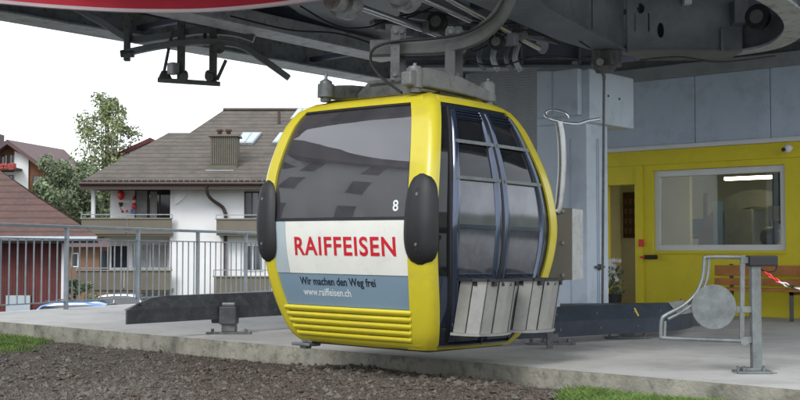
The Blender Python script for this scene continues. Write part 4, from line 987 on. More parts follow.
m.build('flowers', M['flower'], t)
# bench
yb = 16.35
x0 = PY(706, 285, yb).x; x1 = x0 + 2.5
t = thing('wooden_bench', 'orange wooden bench on dark legs against the yellow wall', 'bench', ((x0 + x1) / 2, yb, 0))
m = MB(); m.box(x0, x1, yb + .30, yb + .335, .64, .80); m.build('backrest', M['wood'], t, bevel=.006)
m = MB(); 
for i in range(3): m.box(x0, x1, yb - .12 + i * .135, yb - .0 + i * .135, .425, .465)
m.build('seat', M['wood'], t, bevel=.006)
m = MB(); m.box(x0, x1, yb + .285, yb + .32, .50, .60); m.build('backrest', M['wood'], t, bevel=.006)
for x in (x0 + .25, PY(793, 300, yb).x, x1 - .15):
    m = MB(); m.box(x - .025, x + .025, yb - .08, yb - .04, 0, .424); m.box(x - .025, x + .025, yb + .337, yb + .375, 0, .82); m.box(x - .025, x + .025, yb - .08, yb + .36, .38, .424); m.build('leg', M['darkcast'], t)
# ---------------------------------------------------------------- gate at the right
D = 9.58
gt = thing('barrier_gate', 'galvanised swing gate with a round plate, hung on a square post', 'gate', PZ(755, 373, 0))
base = PZ(755, 373, 0); Dg = base.dot(Fh)
def GP(px, py, d=0): return P(px, py, Dg + d)
m = MB(); m.boxH(hx(749.5, Dg), hx(759, Dg), Dg - .04, Dg + .04, .03, hz(264, Dg)); m.build('post', M['galv'], gt, bevel=.006)
m = MB(); m.boxH(hx(733, Dg), hx(768, Dg), Dg - .10, Dg + .10, 0.0, .022); m.boxH(hx(740, Dg), hx(762, Dg), Dg - .06, Dg + .06, .022, .045); bpp = m.build('base_plate', M['galv'], gt, bevel=.004)
m = MB(); m.cyl(GP(762, 373), GP(777, 375.5, -.03), .022, 12); m.cyl(GP(735, 373, -.04), GP(772, 376, -.09), .018, 10); m.build('pipe_stub', M['galv'], bpp, smooth=True)
for px in (738, 744, 764):
    for d_ in (-.07, .07): q = GP(px, 372, d_); m = MB(); m.cyl(Vector((q.x, q.y, .02)), Vector((q.x, q.y, .05)), .012, 8); m.build('bolt', M['galv'], bpp)
m = MB(); m.boxH(hx(747, Dg), hx(775, Dg), Dg - .07, Dg + .07, hz(266, Dg), hz(255.5, Dg)); cl = m.build('closer_box', M['black'], gt, bevel=.01)
m = MB(); m.cyl(GP(775, 258), GP(777, 266), .01, 8); m.tube(smoothpts([GP(776, 260), GP(776, 270), GP(768, 272), GP(760, 269)], 5), .006, 6); m.build('lead', M['black'], cl)
r = .017
m = MB(); m.tube(smoothpts([GP(745, 257.5), GP(720, 257), GP(706, 257.5), GP(704.5, 260), GP(703, 276), GP(697, 292), GP(684, 305), GP(666, 315), GP(662, 319), GP(661, 327), GP(661, 336), GP(664, 338), GP(700, 339.5), GP(742, 341)], 5), r, 8); m.build('frame', M['galv'], gt, smooth=True)
m = MB(); m.bar(GP(742.5, 255), GP(741.5, 341.5), .035, .03); m.build('upright', M['galv'], gt)
m = MB(); m.bar(GP(665, 321), GP(664.5, 337), .02, .02); m.build('upright', M['galv'], gt)
m = MB(); m.tube(smoothpts([GP(709, 259), GP(707.5, 277), GP(701, 294), GP(688, 308), GP(668, 319)], 5), r * .8, 8); m.build('inner_hoop', M['galv'], gt, smooth=True)
m = MB(); m.bar(GP(682, 307.5), GP(741, 309.5), .02, .05); m.build('crossbar', M['galv'], gt)
m = MB(); c = GP(714, 307, -.03); m.cyl(c, c + Fh * .012, .185, 48); m.build('round_plate', M['galv'], gt, bevel=.002)
for py in (260, 309, 339): m = MB(); m.boxH(hx(740, Dg), hx(751, Dg), Dg - .02, Dg + .02, hz(py + 3, Dg), hz(py - 3, Dg)); m.build('hinge', M['galv'], gt)
m = MB(); m.cyl(GP(745, 341, -.03), GP(745, 341, .03), .035, 14); m.build('pivot', M['galv'], gt)
# chain
ch = thing('barrier_chain', 'red and white plastic chain leading off to the right from the gate post', 'chain', GP(768, 274))
pts = smoothpts([GP(765, 272, -.02), GP(776, 280, -.08), GP(790, 286, -.15), GP(806, 290, -.25), GP(830, 293, -.4)], 8)
L = 0; segs = []
acc = [0]
for i in range(1, len(pts)): acc.append(acc[-1] + (pts[i] - pts[i - 1]).length)
def at(s):
    for i in range(1, len(acc)):
        if acc[i] >= s: return pts[i - 1].lerp(pts[i], (s - acc[i - 1]) / (acc[i] - acc[i - 1]))
    return pts[-1]
nl = int(acc[-1] / .036)
for i in range(nl):
    c = at((i + .5) * acc[-1] / nl); d = (at((i + .9) * acc[-1] / nl) - at((i + .1) * acc[-1] / nl)).normalized(); up = Vector((0, 0, 1)) if i % 2 else d.cross(Vector((0, 0, 1))).normalized(); sd = d.cross(up).normalized()
    lp_ = [c + d * math.cos(t) * .026 + (sd if i % 2 else up.cross(d)) * 0 + (up if i % 2 else up) * math.sin(t) * .013 for t in [2 * PI * k / 10 for k in range(11)]]
    m = MB(); m.tube(lp_, .0055, 6, caps=False); m.build('link', M['signred'] if i < 4 else (M['whitetrim'] if (i // 2) % 3 else M['black']), ch, smooth=True)
# ---------------------------------------------------------------- railing
rl = thing('metal_railing', 'galvanised steel railing with thin upright bars along the left end of the platform', 'railing', (RX(13), 13, 0))
def RP(y, z): return Vector((RX(y), y, z))
posts = [11.71 - 1.62, 11.71, 13.55, 15.35, 17.0, 18.8, 20.6]
zt_ = 1.44
m = MB(); m.bar(RP(8.6, zt_ + .02), RP(24, zt_ - .06), .07, .055); m.build('top_rail', M['railgalv'], rl, bevel=.01)
m = MB(); m.bar(RP(8.6, .13), RP(24, .13), .04, .02); m.build('bottom_rail', M['railgalv'], rl)
m = MB(); m.bar(RP(8.6, zt_ - .20), RP(24, zt_ - .27), .04, .02); m.build('middle_rail', M['railgalv'], rl)
for y in posts:
    m = MB(); m.bar(RP(y, -.3), RP(y, zt_ - .01), .075, .05); m.build('post', M['railgalv'], rl)
y = 9.0; i = 0
while y < 20.9:
    if min(abs(y - p) for p in posts) > .07:
        m = MB(); m.bar(RP(y, .13), RP(y, zt_ - .22), .022, .022); m.build('bar', M['railgalv'], rl)
    y += .178
# ================================================================== SURROUNDINGS
def winH(parent, px0, px1, py0, py1, D, frame='darkbrown', mull=1, name='window', pane='winglass', depth=.10):
    X0_, X1_, z0, z1 = hx(px0, D), hx(px1, D), hz(py1, D), hz(py0, D); f = .07
    m = MB()
    m.boxH(X0_ - f, X1_ + f, D - .04, D - .003, z0 - f, z0); m.boxH(X0_ - f, X1_ + f, D - .04, D - .003, z1, z1 + f)
    m.boxH(X0_ - f, X0_, D - .04, D - .003, z0, z1); m.boxH(X1_, X1_ + f, D - .04, D - .003, z0, z1)
    for i in range(1, mull + 1): x = X0_ + (X1_ - X0_) * i / (mull + 1); m.boxH(x - .035, x + .035, D - .035, D - .012, z0, z1)
    w = m.build(name, M[frame], parent)
    m = MB(); m.boxH(X0_, X1_, D - .011, D - .004, z0, z1); m.build('pane', M[pane], w)
    return w
def railH(mb, X0_, X1_, D, z, n=0):
    mb.bar(H(X0_, D, z), H(X1_, D, z), .05, .05)
# ---- main house
hs = thing('chalet_house', 'white plastered house with a large grey brown tiled roof, chimney and olive balconies', 'house', H(-8, 60, -4), YAW)
def sheet(mb, pts, th=.22): mb.prism(pts, (0, 0, -th))
rf = MB()
Rg = 68.0
def rp(X, D): z = 4.6 + (min(D, 2 * Rg - D) - 58.8) * .522; return H(X, D, z)
F = [(-16.4, 58.8), (-13.1, 64.8), (-11.9, 64.8), (-10.5, 68.0), (3.0, 68.0), (3.0, 58.8)]
sheet(rf, [rp(*q) for q in F][::-1])
sheet(rf, [rp(-16.4, 77.2), rp(-13.1, 71.2), rp(-11.9, 71.2), rp(-10.5, 68.0), rp(3.0, 68.0), rp(3.0, 77.2)])
sheet(rf, [rp(-16.4, 58.8), rp(-13.1, 64.8), H(-13.1, 71.2, rp(-13.1, 71.2).z), rp(-16.4, 77.2)]); sheet(rf, [rp(-11.9, 64.8), rp(-10.5, 68), rp(-11.9, 71.2)])
roof = rf.build('roof', M['roof'], hs)
m = MB()
for i in range(62): X = -16.3 + i * .31; m.boxH(X, X + .2, 58.72, 58.95, 4.60, 4.68)
m.build('eave_tile', M['roof'], roof)
m = MB(); m.boxH(-16.4, 3, 58.75, 58.9, 4.20, 4.44); m.boxH(-16.2, 3, 58.9, 61.4, 4.28, 4.34); m.build('fascia_board', M['darkbrown'], roof)
m = MB(); m.tube([H(-16.4, 58.66, 4.5), H(3, 58.66, 4.5)], .08, 10); m.build('gutter', M['darkbrown'], roof)
m = MB(); m.tube([rp(-10.5, 68) + Vector((0, 0, .03)), rp(3, 68) + Vector((0, 0, .03))], .12, 8); m.build('ridge_tile', M['roof'], roof)
# chimney
X0_, X1_ = hx(210.5, 60.5), hx(236.5, 60.5); zb, zt_ = 4.9, hz(136.5, 60.5)
m = MB(); m.boxH(X0_, X1_, 60.3, 61.5, zb, zt_)
for i in range(12): X = X0_ + .04 + i * (X1_ - X0_ - .04) / 12; m.boxH(X, X + .055, 60.25, 60.3, 5.6, zt_)
chm = m.build('chimney', M['chimney'], roof)
m = MB(); m.boxH(X0_ - .12, X1_ + .12, 60.15, 61.65, zt_, zt_ + .10); m.build('cap', M['olive'], chm)
m = MB(); m.boxH(X0_ - .2, X1_ - .1, 59.95, 60.28, 5.22, 5.30); m.build('flashing', M['coping'], chm)
for X in (hx(219, 60.8), hx(228, 60.8)): 
    m = MB(); m.tube([H(X, 60.8, zt_ + .1), H(X, 60.8, zt_ + .32), H(X, 60.8, zt_ + .32), H(X, 60.8, zt_ + .42)], [.12, .12, .2, .17], 12); m.build('chimney_pot', M['redroof'], chm, smooth=True)
def onroof(px, py):
    # solve for point of the front slope under a pixel
    d = ray(px, py); k_ = d.dot(Fh); t = (4.6 - 58.8 * .522 - 1) / (d.z / k_ - .522); return P(px, py, t)
def skylight(px0, px1, px2, px3, y0, y1):
    a, b, c, d = onroof(px0, y1), onroof(px1, y1), onroof(px3, y0), onroof(px2, y0); up = (b - a).cross(d - a).normalized(); up = up if up.z > 0 else -up
    m = MB(); m.prism([a + up * .01, b + up * .01, c + up * .01, d + up * .01], up * .14); s = m.build('skylight', M['coping'], roof)
    i = .12; cen = (a + b + c + d) / 4; q = [p.lerp(cen, .16) + up * .155 for p in (a, b, c, d)]
    m = MB(); m.prism(q, up * .01); m.build('pane', M['adpale'], s)
    m = MB(); mid0, mid1 = q[0].lerp(q[1], .5), q[3].lerp(q[2], .5); m.bar(mid0 + up * .01, mid1 + up * .01, .08, .03, tuple(up)); m.build('glazing_bar', M['coping'], s)
skylight(236, 253, 243, 262, 134.5, 145.5); skylight(272, 283, 280, 291, 134.5, 145); skylight(290, 303, 298, 309, 110.5, 121)
q = onroof(279, 124); m = MB(); m.tube([q - Vector((0, 0, .1)), q + Vector((0, 0, .75))], .09, 10); m.build('vent_pipe', M['darkbrown'], roof)
# walls
m = MB(); m.boxH(hx(170, 60), 2.4, 60.0, 76, -5, 4.35); m.build('wall', M['whiteplaster'], hs)
m = MB(); m.boxH(hx(110, 61.6), hx(170, 60) - .003, 61.6, 76, -5, 4.35); m.build('wall', M['whiteplaster'], hs)
m = MB(); m.boxH(hx(91.5, 60), hx(95, 60), 59.9, 60.1, 1.6, 4.3); m.build('porch_post', M['whitetrim'], hs)
for X in (hx(170, 60), ):
    m = MB(); m.prism([H(X + .25, 59.98, 4.27), H(X + 1.0, 59.98, 4.27), H(X + .82, 59.98, 3.9), H(X + .5, 59.98, 3.6), H(X + .25, 59.98, 3.45)], Fh * -.15); m.build('wall_bracket', M['whiteplaster'], hs)
def balcony(px0, px1, D0, D1, pyt, pyb, pr, label=None):
    X0_, X1_ = hx(px0, D0), hx(px1, D0); z0, z1 = hz(pyb, D0), hz(pyt, D0)
    m = MB(); m.boxH(X0_, X1_, D0 + .1, D1, z0 - .1, z0 + .08); b = m.build('balcony', M['olivelight'], hs)
    m = MB(); n = max(2, int((X1_ - X0_) / 2.4)); w = (X1_ - X0_) / n
    for i in range(n): m.boxH(X0_ + i * w + .02, X0_ + (i + 1) * w - .02, D0, D0 + .06, z0 + .0, z1)
    m.build('parapet_panel', M['olive'], b)
    m = MB(); m.boxH(X0_ - .04, X1_ + .02, D0 - .06, D0 + .12, z1 + .002, z1 + .06); m.build('coping_board', M['olivelight'], b)
    m = MB(); zr = hz(pr, D0); railH(m, X0_, X1_, D0 + .03, zr)
    for i in range(n + 1): m.bar(H(X0_ + i * w, D0 + .03, z1), H(X0_ + i * w, D0 + .03, zr), .04, .04)
    m.build('handrail', M['railgalv'], b)
    return b
balcony(81, 172, 59.6, 61.55, 219, 234, 214.5); balcony(216, 330, 59.0, 59.99, 219.5, 233.5, 215)
balcony(77, 172, 59.4, 61.55, 271, 290, 268); balcony(214, 330, 58.8, 59.99, 277, 296, 270)
# sliding doors and windows of the house
w = winH(hs, 136, 147, 191, 219, 61.6, pane='curtain', mull=0); w = winH(hs, 149, 170.5, 191, 219, 61.6, pane='winglass', mull=1)
m = MB(); m.boxH(hx(150, 61.6), hx(157, 61.6), 61.555, 61.575, hz(219, 61.6), hz(191.5, 61.6)); m.build('curtain', M['curtain'], hs)
winH(hs, 245.5, 258, 193, 219, 60.0, mull=1); winH(hs, 262, 290, 193, 219, 60.0, mull=1)
winH(hs, 133, 168, 245, 268, 61.6, mull=1, frame='whitetrim', pane='curtain'); winH(hs, 244, 262, 246, 270, 60, mull=1, frame='whitetrim'); winH(hs, 112, 128, 246, 268, 61.6, mull=0, frame='whitetrim')
winH(hs, 135, 165, 303, 322, 61.6, mull=1); winH(hs, 232, 258, 303, 322, 60, mull=1)
m = MB(); D = 59.85; m.tube(smoothpts([H(hx(210, D), 58.7, 4.42), H(hx(210, D), 59.0, 4.0), H(hx(213, D), 59.5, 3.7), H(hx(222, D), D, 3.35), H(hx(225, D), D, 3.0), H(hx(225.5, D), D, 2.4), H(hx(225.5, D), D, -4)], 5), .09, 8); m.build('downpipe', M['darkbrown'], hs, smooth=True)
# ornaments on the balcony wall
D = 61.45
t = thing('balloon_ornament', 'small red hot air balloon ornament on the white balcony wall', 'ornament', P(121, 212, D), YAW)
m = MB(); c = P(121, 195, D); m.sphere(c, .25, 14, 9, (1, .6, 1.1)); m.build('balloon', M['signred'], t, smooth=True)
m = MB(); m.tube([c - Vector((0, 0, .62)), c - Vector((0, 0, .40))], [.07, .13], 8); m.build('basket', M['darkbrown'], t)
m = MB(); m.tube(smoothpts([c - Vector((0, 0, .5)), P(122, 203, D), P(120, 207, D), P(123, 211, D)], 5), .02, 6); m.sphere(P(122.5, 211.5, D), .07, 8, 6); m.sphere(P(127, 211, D), .06, 8, 6); m.build('streamer', M['txtred'], t)
t = thing('santa_figure', 'small red and white climbing figure hanging beside the balcony door', 'figure', P(134, 215, D), YAW)
m = MB(); c = P(134, 207, D); m.sphere(c, .15, 10, 8, (1, .7, 1.6)); m.tube([c + Vector((0, 0, .38)), c + Vector((0, 0, .62))], [.11, .01], 8); m.build('red_coat', M['signred'], t, smooth=True)
m = MB(); m.sphere(c + Vector((0, 0, .3)), .11, 10, 7); m.sphere(c + Vector((0, 0, -.26)), .15, 10, 7, (1, .7, .5)); m.build('white_trim', M['whitetrim'], t, smooth=True)
m = MB(); m.boxH(hx(131.5, D), hx(136, D), D - .2, D - .05, hz(213.5, D), hz(209.5, D)); m.build('blue_sack', M['carblue'], t)
# ---- second roof behind the house
b2 = thing('rear_house', 'white house with a dark maroon gable roof just behind the large grey roof', 'house', H(-18, 84, -4), YAW)
m = MB(); D = 82; a, b, c = P(101, 160, D), P(150, 137.5, D), P(156, 139, D)
m.prism([a, b, P(175, 150, D), P(175, 153, D), P(150, 141.5, D), P(103, 163, D)], Fh * 9); m.build('roof', M['maroon'], b2)
m = MB(); p0, p1, p2 = P(108, 162, D + .6), P(150, 142.5, D + .6), P(172, 153, D + .6); lo0, lo2 = p0.copy(), p2.copy(); lo0.z = lo2.z = -4; m.prism([lo0, p0, p1, p2, lo2], Fh * 8); m.build('wall', M['whiteplaster'], b2)
# ---- far house at the left
fh = thing('far_chalet', 'white house with a brown roof and red flowered balcony at the far left', 'house', H(-32, 92, -4), YAW)
D = 90
m = MB()
ap = P(7, 139.5, D - 1.2); apr = P(64, 149.5, D + 14); er = P(82, 167, D + 14); ef = P(52, 172, D - 1.2)
m.prism([ap, ef, er, apr], (0, 0, -.35))
efl = ap + (ap - ef); efl.z = ef.z; erl = apr + (apr - er); erl.z = er.z
m.prism([ap, apr, erl, efl], (0, 0, -.35)); m.build('roof', M['farroof'], fh)
m = MB(); g0 = P(-30, 172, D); g1_ = P(46, 170, D); ap2 = P(7, 143.5, D); l0, l1 = g0.copy(), g1_.copy(); l0.z = l1.z = -4; wz = P(0, 167, D).z
p = [l0, Vector((g0.x, g0.y, ap2.z - (ap2 - g0).dot(Rv) * .0 - 3.0)), ap2, Vector((g1_.x, g1_.y, ef.z - .1)), l1]
m.prism([l0, g0, ap2, P(46, 168, D), l1], Fh * 13); m.build('wall', M['brownwood'], fh)
m = MB(); a = P(15, 151, D - .03); b = P(29, 158.5, D - .03); c = b.copy(); c.z = -3; d_ = a.copy(); d_.z = -3; m.prism([a, b, c, d_], Fh * -.12); m.build('plaster_panel', M['whiteplaster'], fh)
m = MB(); a = P(-25, 172, D - .05); b = P(15, 172, D - .05); c, d_ = b.copy(), a.copy(); c.z = d_.z = -3; m.prism([a, b, c, d_], Fh * -.1); m.build('plaster_panel', M['whiteplaster'], fh)
winH(fh, 1, 6, 155, 165, D, mull=1); winH(fh, 9, 14.5, 155, 165, D, mull=1); winH(fh, 3, 12, 176, 186, D - .2, mull=1); winH(fh, 33, 38, 176, 186, D, mull=0)
m = MB(); m.boxH(hx(-20, D), hx(22, D), D - 1.8, D - .06, hz(171, D), hz(169, D)); m.boxH(hx(-20, D), hx(22, D), D - 1.85, D - 1.75, hz(171, D), hz(166.5, D)); bal = m.build('balcony', M['farroof'], fh)
m = MB(); r2 = random.Random(9)
for i in range(170): c = H(hx(r2.uniform(-18, 22), D), D - 1.95 + r2.uniform(-.1, .1), hz(r2.uniform(166, 170.5), D)); m.sphere(c, .13, 5, 3)
m.build('flowers', M['flowerred'], bal)
m = MB(); m.boxH(hx(-1, D + 6), hx(3, D + 6), D + 5, D + 6, hz(146, D + 6), hz(135, D + 6)); m.build('chimney', M['darkbrown'], fh)
skl = P(51, 155, D + 4)
# lower right annex of the far house
m = MB(); p0, p1 = P(49, 174, D + 2), P(84, 171, D + 15); 
m.prism([P(56, 173, D + 4), P(75, 170, D + 14), P(75, 215, D + 14), P(56, 215, D + 4)], Rv * -3); m.build('wall', M['whiteplaster'], fh)
# ---- barn in front left
bn = thing('tiled_barn', 'dark red boarded barn with a big red brown tiled roof at the left', 'barn', H(-18, 42, -3), YAW)
D = 41.5
def bp_(px, py): return P(px, py, D)
ez = hz(236, D); slope = .62
def rz(D_): return ez + (D_ - D) * slope
def bro(px, py):
    d = ray(px, py); k_ = d.dot(Fh); t = (ez - D * slope - 1) / (d.z / k_ - slope); return P(px, py, t)
Rt = bro(-90, 121)
m = MB(); a = bro(-190, 236); b = bro(98, 236); c = bro(38, 198); c2 = bro(-8, 165); d_ = bro(-60, 130); e = bro(-190, 130)
m.prism([a, b, c, c2, d_, e], (0, 0, -.18)); 
bk0 = d_.dot(Fh)
mir = lambda p: p + Fh * 2 * (bk0 - p.dot(Fh))
bb = P(30, 236, 58); bb.z = ez; m.prism([b, d_, bb], (0, 0, -.18)); m.prism([e, d_, bb, mir(a)][::-1], (0, 0, -.18))
m.build('roof', M['redroof'], bn)
m = MB(); m.boxH(hx(-190, D), hx(98, D), D - .05, D + .08, ez - .26, ez - .02); m.build('fascia_board', M['darkbrown'], bn)
m = MB(); m.tube([H(hx(-190, D), D - .12, ez - .1), H(hx(98, D), D - .12, ez - .1)], .09, 8); m.build('gutter', M['railgalv'], bn)
m = MB(); w0 = [H(hx(-190, D), D + .8, -3.6), H(hx(64, D + .8), D + .8, -3.6), H(hx(20, 57), 57, -3.6), H(hx(-190, D), 57, -3.6)]; m.prism(w0, (0, 0, 3.6 + ez - .02)); m.build('wall', M['maroon'], bn)
m = MB(); m.boxH(hx(62, D + .7), hx(66, D + .7), D + .68, D + .79, -3.6, ez - .1); m.build('corner_post', M['whitetrim'], bn)
m = MB(); m.boxH(hx(7, D + .7), hx(31, D + .7), D + .70, D + .78, -3.3, hz(296, D)); m.build('door', M['adpale'], bn)
m = MB(); m.boxH(hx(-40, D + .7), hx(-12, D + .7), D + .70, D + .78, hz(285, D), hz(262, D)); m.build('shutter', M['darkbrown'], bn)
# ---- little brown house between barn and chalet
lh = thing('brown_cottage', 'small orange brown cottage seen between the barn and the white house', 'cottage', H(-17.5, 66, -4), YAW)
D = 70
m = MB(); m.boxH(hx(62, D), hx(111, D), D, D + 5, -4.5, hz(247, D)); m.build('wall', M['orangewall'], lh)
m = MB(); m.prism([H(hx(56, D), D - .8, hz(247, D)), H(hx(56, D), D + 2.5, hz(238, D)), H(hx(56, D), D + 5.8, hz(247, D))], Rv * (hx(116, D) - hx(56, D))); m.build('roof', M['farroof'], lh)
winH(lh, 73, 78, 254, 266, D, frame='whitetrim', mull=0); winH(lh, 101, 109, 252, 270, D, frame='darkbrown', mull=0)
# ---- reflected neighbours on the left, outside the frame
for i, (X, Dd, w_, h_, lb) in enumerate(((-15.5, 8.0, 17, 11.2, 'tall white house with rows of dark windows, out of frame to the left'), (-29, 26, 9, 5, 'low white neighbour house, out of frame to the left behind the railing'))):
    t = thing('neighbour_house', lb, 'house', H(X, Dd, -2), YAW)
    m = MB(); m.boxH(X - 7, X, Dd - w_ / 2, Dd + w_ / 2, -2.5, h_ - 1.0); m.build('wall', M['whiteplaster'], t)
    m = MB(); m.prism([H(X + .8, Dd - w_ / 2 - .6, h_ - 1.2), H(X - 3.5, Dd - w_ / 2 - .6, h_ + 2.6), H(X - 7.8, Dd - w_ / 2 - .6, h_ - 1.2)], Fh * (w_ + 1.2)); m.build('roof', M['roof'], t)
    for zz in ((0.6, 3.6, 6.4, 8.8) if i == 0 else (0.0, 2.6)):
        for j in range(5):
            y = Dd - w_ / 2 + w_ * (j + .5) / 5; m = MB(); m.boxH(X + .003, X + .05, y - .45, y + .45, zz - .2, zz + 1.2); f_ = m.build('window', M['winglass'], t)
            m = MB(); m.boxH(X + .004, X + .08, y - .53, y - .45, zz - .28, zz + 1.28); m.boxH(X + .004, X + .08, y + .45, y + .53, zz - .28, zz + 1.28); m.build('frame', M['whitetrim'], f_)
# ---- wooded hills to the right, unseen, added to grade the door reflections
hm = MB(); NA, NR = 60, 8
for j in range(NR + 1):
    for i in range(NA + 1):
        an = math.radians(-30 + 115 * i / NA); r_ = 90 + 160 * j / NR; v = Vector((math.sin(an) * r_, math.cos(an) * r_, 0))
        e_ = min(1, i / 8, (NA - i) / 8); hm.v.append(v + Vector((0, 0, -6 + (6 + 14 * math.sin(PI * min(1, j / 5) / 2) * (1 + .5 * noise.noise(v * .02))) * e_ + 2.5 * noise.noise(v * .11))))
hm.f = [(j * (NA + 1) + i, j * (NA + 1) + i + 1, (j + 1) * (NA + 1) + i + 1, (j + 1) * (NA + 1) + i) for j in range(NR) for i in range(NA)]; hm.m = [0] * len(hm.f)
structure(hm.build('reflection_hills', M['leafdark'], origin=(0, 0, 0), smooth=True))
# ---- cars
def car(px0, px1, D, roofz, mt, label, kind='parked_car'):
    X0_, X1_ = hx(px0, D), hx(px1, D); L = X1_ - X0_; zg = roofz - 1.5
    t = thing(kind, label, 'car', H((X0_ + X1_) / 2, D, zg), YAW, group='cars parked below the platform')
    W2 = .86
    side = [(0, .35), (.01, .72), (.05, .86), (.24, .98), (.36, 1.40), (.46, 1.49), (.70, 1.5), (.84, 1.42), (.95, 1.0), (.99, .9), (1.0, .4), (.9, .25), (.1, .25)]
    m = MB(); vs = []; n = len(side); tum = []
    for s_ in (-1, -.9, .9, 1):
        for x, z in side:
            w = W2 * (1 if z < .95 else 1 - .22 * (z - .95) / .55) * (1 if abs(s_) == .9 else 1); yy = (1 if s_ > 0 else -1) * w * (1.0 if abs(s_) == 1 else 0.93)
            zz = z if abs(s_) != 1 else z - .03; 
            if abs(s_) == 1 and z > 1.2: zz = z - .06
            vs.append(H(X0_ + x * L, D + yy, zg + zz))
    fs = [tuple(range(n)), tuple(3 * n + i for i in range(n))[::-1]]
    for r_ in range(3):
        for i in range(n): i2 = (i + 1) % n; fs.append((r_ * n + i2, r_ * n + i, (r_ + 1) * n + i, (r_ + 1) * n + i2))
    m.add(vs, fs); body = m.build('body', M[mt], t, smooth=True)
    for pl_ in ([(.27, 1.0), (.375, 1.37), (.55, 1.42), (.55, 1.0)], [(.57, 1.0), (.57, 1.42), (.72, 1.42), (.83, 1.36), (.90, 1.0)]):
        m = MB(); m.prism([H(X0_ + x * L, D - W2 * (1 - .22 * (z - .95) / .55) - .012, zg + z) for x, z in pl_], Fh * .02); m.build('side_window', M['winglass'], t)
    for xs_ in ((.235, 1.0, .365, 1.41), (.965, 1.0, .845, 1.41)):
        m = MB(); a, b = xs_[0], xs_[2]; s1 = -.015 if a < .5 else .015
        m.prism([H(X0_ + (a + s1) * L, D - W2 * .86, zg + 1.0), H(X0_ + (a + s1) * L, D + W2 * .86, zg + 1.0), H(X0_ + (b + s1) * L, D + W2 * .70, zg + 1.41), H(X0_ + (b + s1) * L, D - W2 * .70, zg + 1.41)], Rv * .03); m.build('windscreen', M['winglass'], t)
    for x in (.18, .81):
        for s_ in (-1, 1):
            m = MB(); c = H(X0_ + x * L, D + s_ * .76, zg + .31); m.cyl(c - Fh * .11, c + Fh * .11, .31, 20); wh = m.build('wheel', M['black'], t, smooth=True)
            m = MB(); m.cyl(c - Fh * .12, c + Fh * .12, .19, 14); m.build('rim', M['silver'], wh)
    m = MB(); m.bar(H(X0_ + .38 * L, D - .55, zg + 1.53), H(X0_ + .8 * L, D - .55, zg + 1.53), .03, .03); m.bar(H(X0_ + .38 * L, D + .55, zg + 1.53), H(X0_ + .8 * L, D + .55, zg + 1.53), .03, .03); m.build('roof_rail', M['darkcast'], t)
    for s_ in (-1, 1):
        m = MB(); m.boxH(X0_ - .01, X0_ + .10, D + s_ * .6 - .15, D + s_ * .6 + .15, zg + .62, zg + .74); m.build('headlight', M['chrome'], t)
        m = MB(); m.boxH(X1_ - .06, X1_ + .01, D + s_ * .65 - .1, D + s_ * .65 + .1, zg + .7, zg + .88); m.build('tail_light', M['signred'], t)
    return t
car(4, 128, 36.5, hz(301.0, 36.5) , 'carblue', 'pale blue car whose roof shows just above the platform edge behind the railing')
car(76, 152, 56, hz(293.5, 56), 'carwhite', 'white car parked farther off, between the barn and the white house')
# ---- trees
def tree(name, label, X, D, zb, h, cr, leaf, nleaf, seed, crown0=.3, ls=.12, cat='tree', group=None, clumps=26, mat2=None, narrow=1.0):
    r2 = random.Random(seed); base = H(X, D, zb); t = thing(name, label, cat, base, group=group)
    m = MB(); top = base + Vector((r2.uniform(-.2, .2), 0, h * .92)); tr0 = h * .016 + .04
    m.tube(smoothpts([base, base + Vector((.1, 0, h * .35)), base + Vector((-.08, .05, h * .65)), top], 4), [tr0 * (1 - .8 * i / 12) for i in range(13)], 8)
    cl = []
    for i in range(clumps):
        f = crown0 + (1 - crown0) * (i + .5) / clumps; a = i * 2.4 + r2.random(); prof = math.sin(PI * min(1, (f - crown0) / (1 - crown0) * .85 + .15)) ** .7
        R_ = cr * (.45 + .55 * prof) * r2.uniform(.2, 1.0) * (1 if f < .8 else (1.15 - f) / .35); c = base + Vector((math.cos(a) * R_ * narrow, math.sin(a) * R_, h * f + r2.uniform(-.3, .3)))
        cl.append((c, cr * r2.uniform(.20, .40) * (.5 + .5 * prof)))
        m.tube([base + Vector((0, 0, h * max(.15, f - .22))), base.lerp(c, .5) * 1.0 + Vector((0, 0, (h * f) * .08)), c], [tr0 * .35, tr0 * .22, tr0 * .08], 5)
    m.build('trunk', M['bark'], t, smooth=True)
    m = MB()
    for i in range(nleaf):
        c, R_ = cl[r2.randrange(len(cl))]; v = Vector((r2.gauss(0, 1), r2.gauss(0, 1), r2.gauss(0, .8))); v = v.normalized() * R_ * r2.random() ** .5 * 1.2
        p = c + v; nrm = Vector((r2.uniform(-1, 1), r2.uniform(-1, 1), r2.uniform(-.2, 1))).normalized(); u = nrm.orthogonal().normalized(); a = r2.random() * PI; w = nrm.cross(u); u2 = (u * math.cos(a) + w * math.sin(a)) * ls * r2.uniform(.6, 1.3); w2 = nrm.cross(u2) * .55
        m.mi = 0 if r2.random() < .7 else 1
        m.add([p - u2, p - w2, p + u2, p + w2], [(0, 1, 2, 3)])
    m.build('crown', [M[leaf], M[mat2 or leaf]], t)
    return t
tree('birch_tree', 'tall thin pale green birch rising between the left and the large roofs', hx(107, 82), 82, -4, hz(99, 82) + 4, 2.7, 'leafpale', 13000, 11, crown0=.32, ls=.12, clumps=56, mat2='leafyellow')
tree('bushy_tree', 'bushy green tree in front of the far house, left of the birch', hx(56, 74), 74, -4, hz(166, 74) + 4, 2.9, 'leafgreen', 13000, 12, crown0=.1, ls=.115, clumps=34, mat2='leafdark')
tree('bushy_tree', 'wide green tree below the birch, next to the balcony', hx(84, 76), 76, -4, hz(164, 76) + 4, 3.2, 'leafgreen', 13000, 13, crown0=.08, ls=.115, clumps=34, mat2='leafdark')
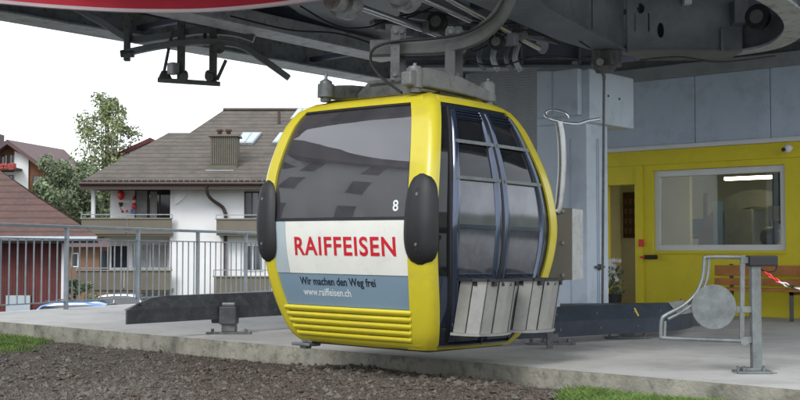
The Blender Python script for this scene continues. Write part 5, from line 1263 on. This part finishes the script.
tree('bushy_tree', 'dark low tree behind the balcony post of the white house', hx(101, 84), 84, -4, hz(180, 84) + 4, 3.2, 'leafdark', 6000, 14, crown0=.05, ls=.18, clumps=26, mat2='leafgreen')
tree('bushy_tree', 'low green tree behind the ridge of the barn roof', hx(40, 72), 72, -4, hz(184, 72) + 4, 2.3, 'leafgreen', 6000, 15, crown0=.1, ls=.14, clumps=24, mat2='leafdark')
tree('garden_bush', 'green bush behind the railing, at the foot of the white house', hx(76, 52), 52, -3.6, hz(275, 52) + 3.6, .9, 'leafgreen', 1800, 16, crown0=.1, ls=.09, clumps=14, cat='bush')
# ================================================================== WORLD AND LIGHT
SUN_EL, SUN_AZ = math.radians(42), math.radians(168)
wd = bpy.data.worlds.new('World'); S.world = wd; wd.use_nodes = True
nt = wd.node_tree; n = nt.nodes; l = nt.links; bg = n['Background']
sky = n.new('ShaderNodeTexSky'); sky.sky_type = 'NISHITA'; sky.sun_disc = False; sky.sun_elevation = SUN_EL; sky.sun_rotation = SUN_AZ; sky.dust_density = 3; sky.air_density = 1.0
hs_ = n.new('ShaderNodeHueSaturation'); hs_.inputs['Saturation'].default_value = .22; hs_.inputs['Value'].default_value = 1.0
tc = n.new('ShaderNodeTexCoord'); nz = n.new('ShaderNodeTexNoise'); nz.inputs['Scale'].default_value = 2.2; nz.inputs['Detail'].default_value = 5
mp = n.new('ShaderNodeMapping'); mp.inputs['Scale'].default_value = (1, 1, 3)
l.new(tc.outputs['Generated'], mp.inputs['Vector']); l.new(mp.outputs[0], nz.inputs['Vector'])
cr_ = n.new('ShaderNodeMapRange'); cr_.inputs['From Min'].default_value = .35; cr_.inputs['From Max'].default_value = .65; cr_.inputs['To Min'].default_value = 0.65; cr_.inputs['To Max'].default_value = 1.0
cl = n.new('ShaderNodeMix'); cl.data_type = 'RGBA'
l.new(nz.outputs['Fac'], cr_.inputs['Value']); l.new(sky.outputs[0], hs_.inputs['Color'])
cl.inputs['B'].default_value = (11.5, 12.2, 13.2, 1); l.new(hs_.outputs[0], cl.inputs['A']); l.new(cr_.outputs[0], cl.inputs['Factor'])
l.new(cl.outputs['Result'], bg.inputs['Color']); bg.inputs['Strength'].default_value = .10
sun = bpy.data.lights.new('sun', 'SUN'); sun.energy = 1.1; sun.angle = math.radians(18); sun.color = (1, .97, .92)
so = bpy.data.objects.new('sun', sun); COL.objects.link(so)
sd_ = Vector((math.sin(SUN_AZ) * math.cos(SUN_EL), math.cos(SUN_AZ) * math.cos(SUN_EL), math.sin(SUN_EL)))
so.rotation_euler = (sd_).to_track_quat('Z', 'Y').to_euler(); so.location = (0, 0, 20)
S.view_settings.view_transform = 'Standard'; S.view_settings.look = 'None'; S.view_settings.gamma = 1; S.view_settings.exposure = 0.8
S.view_settings.use_curve_mapping = False
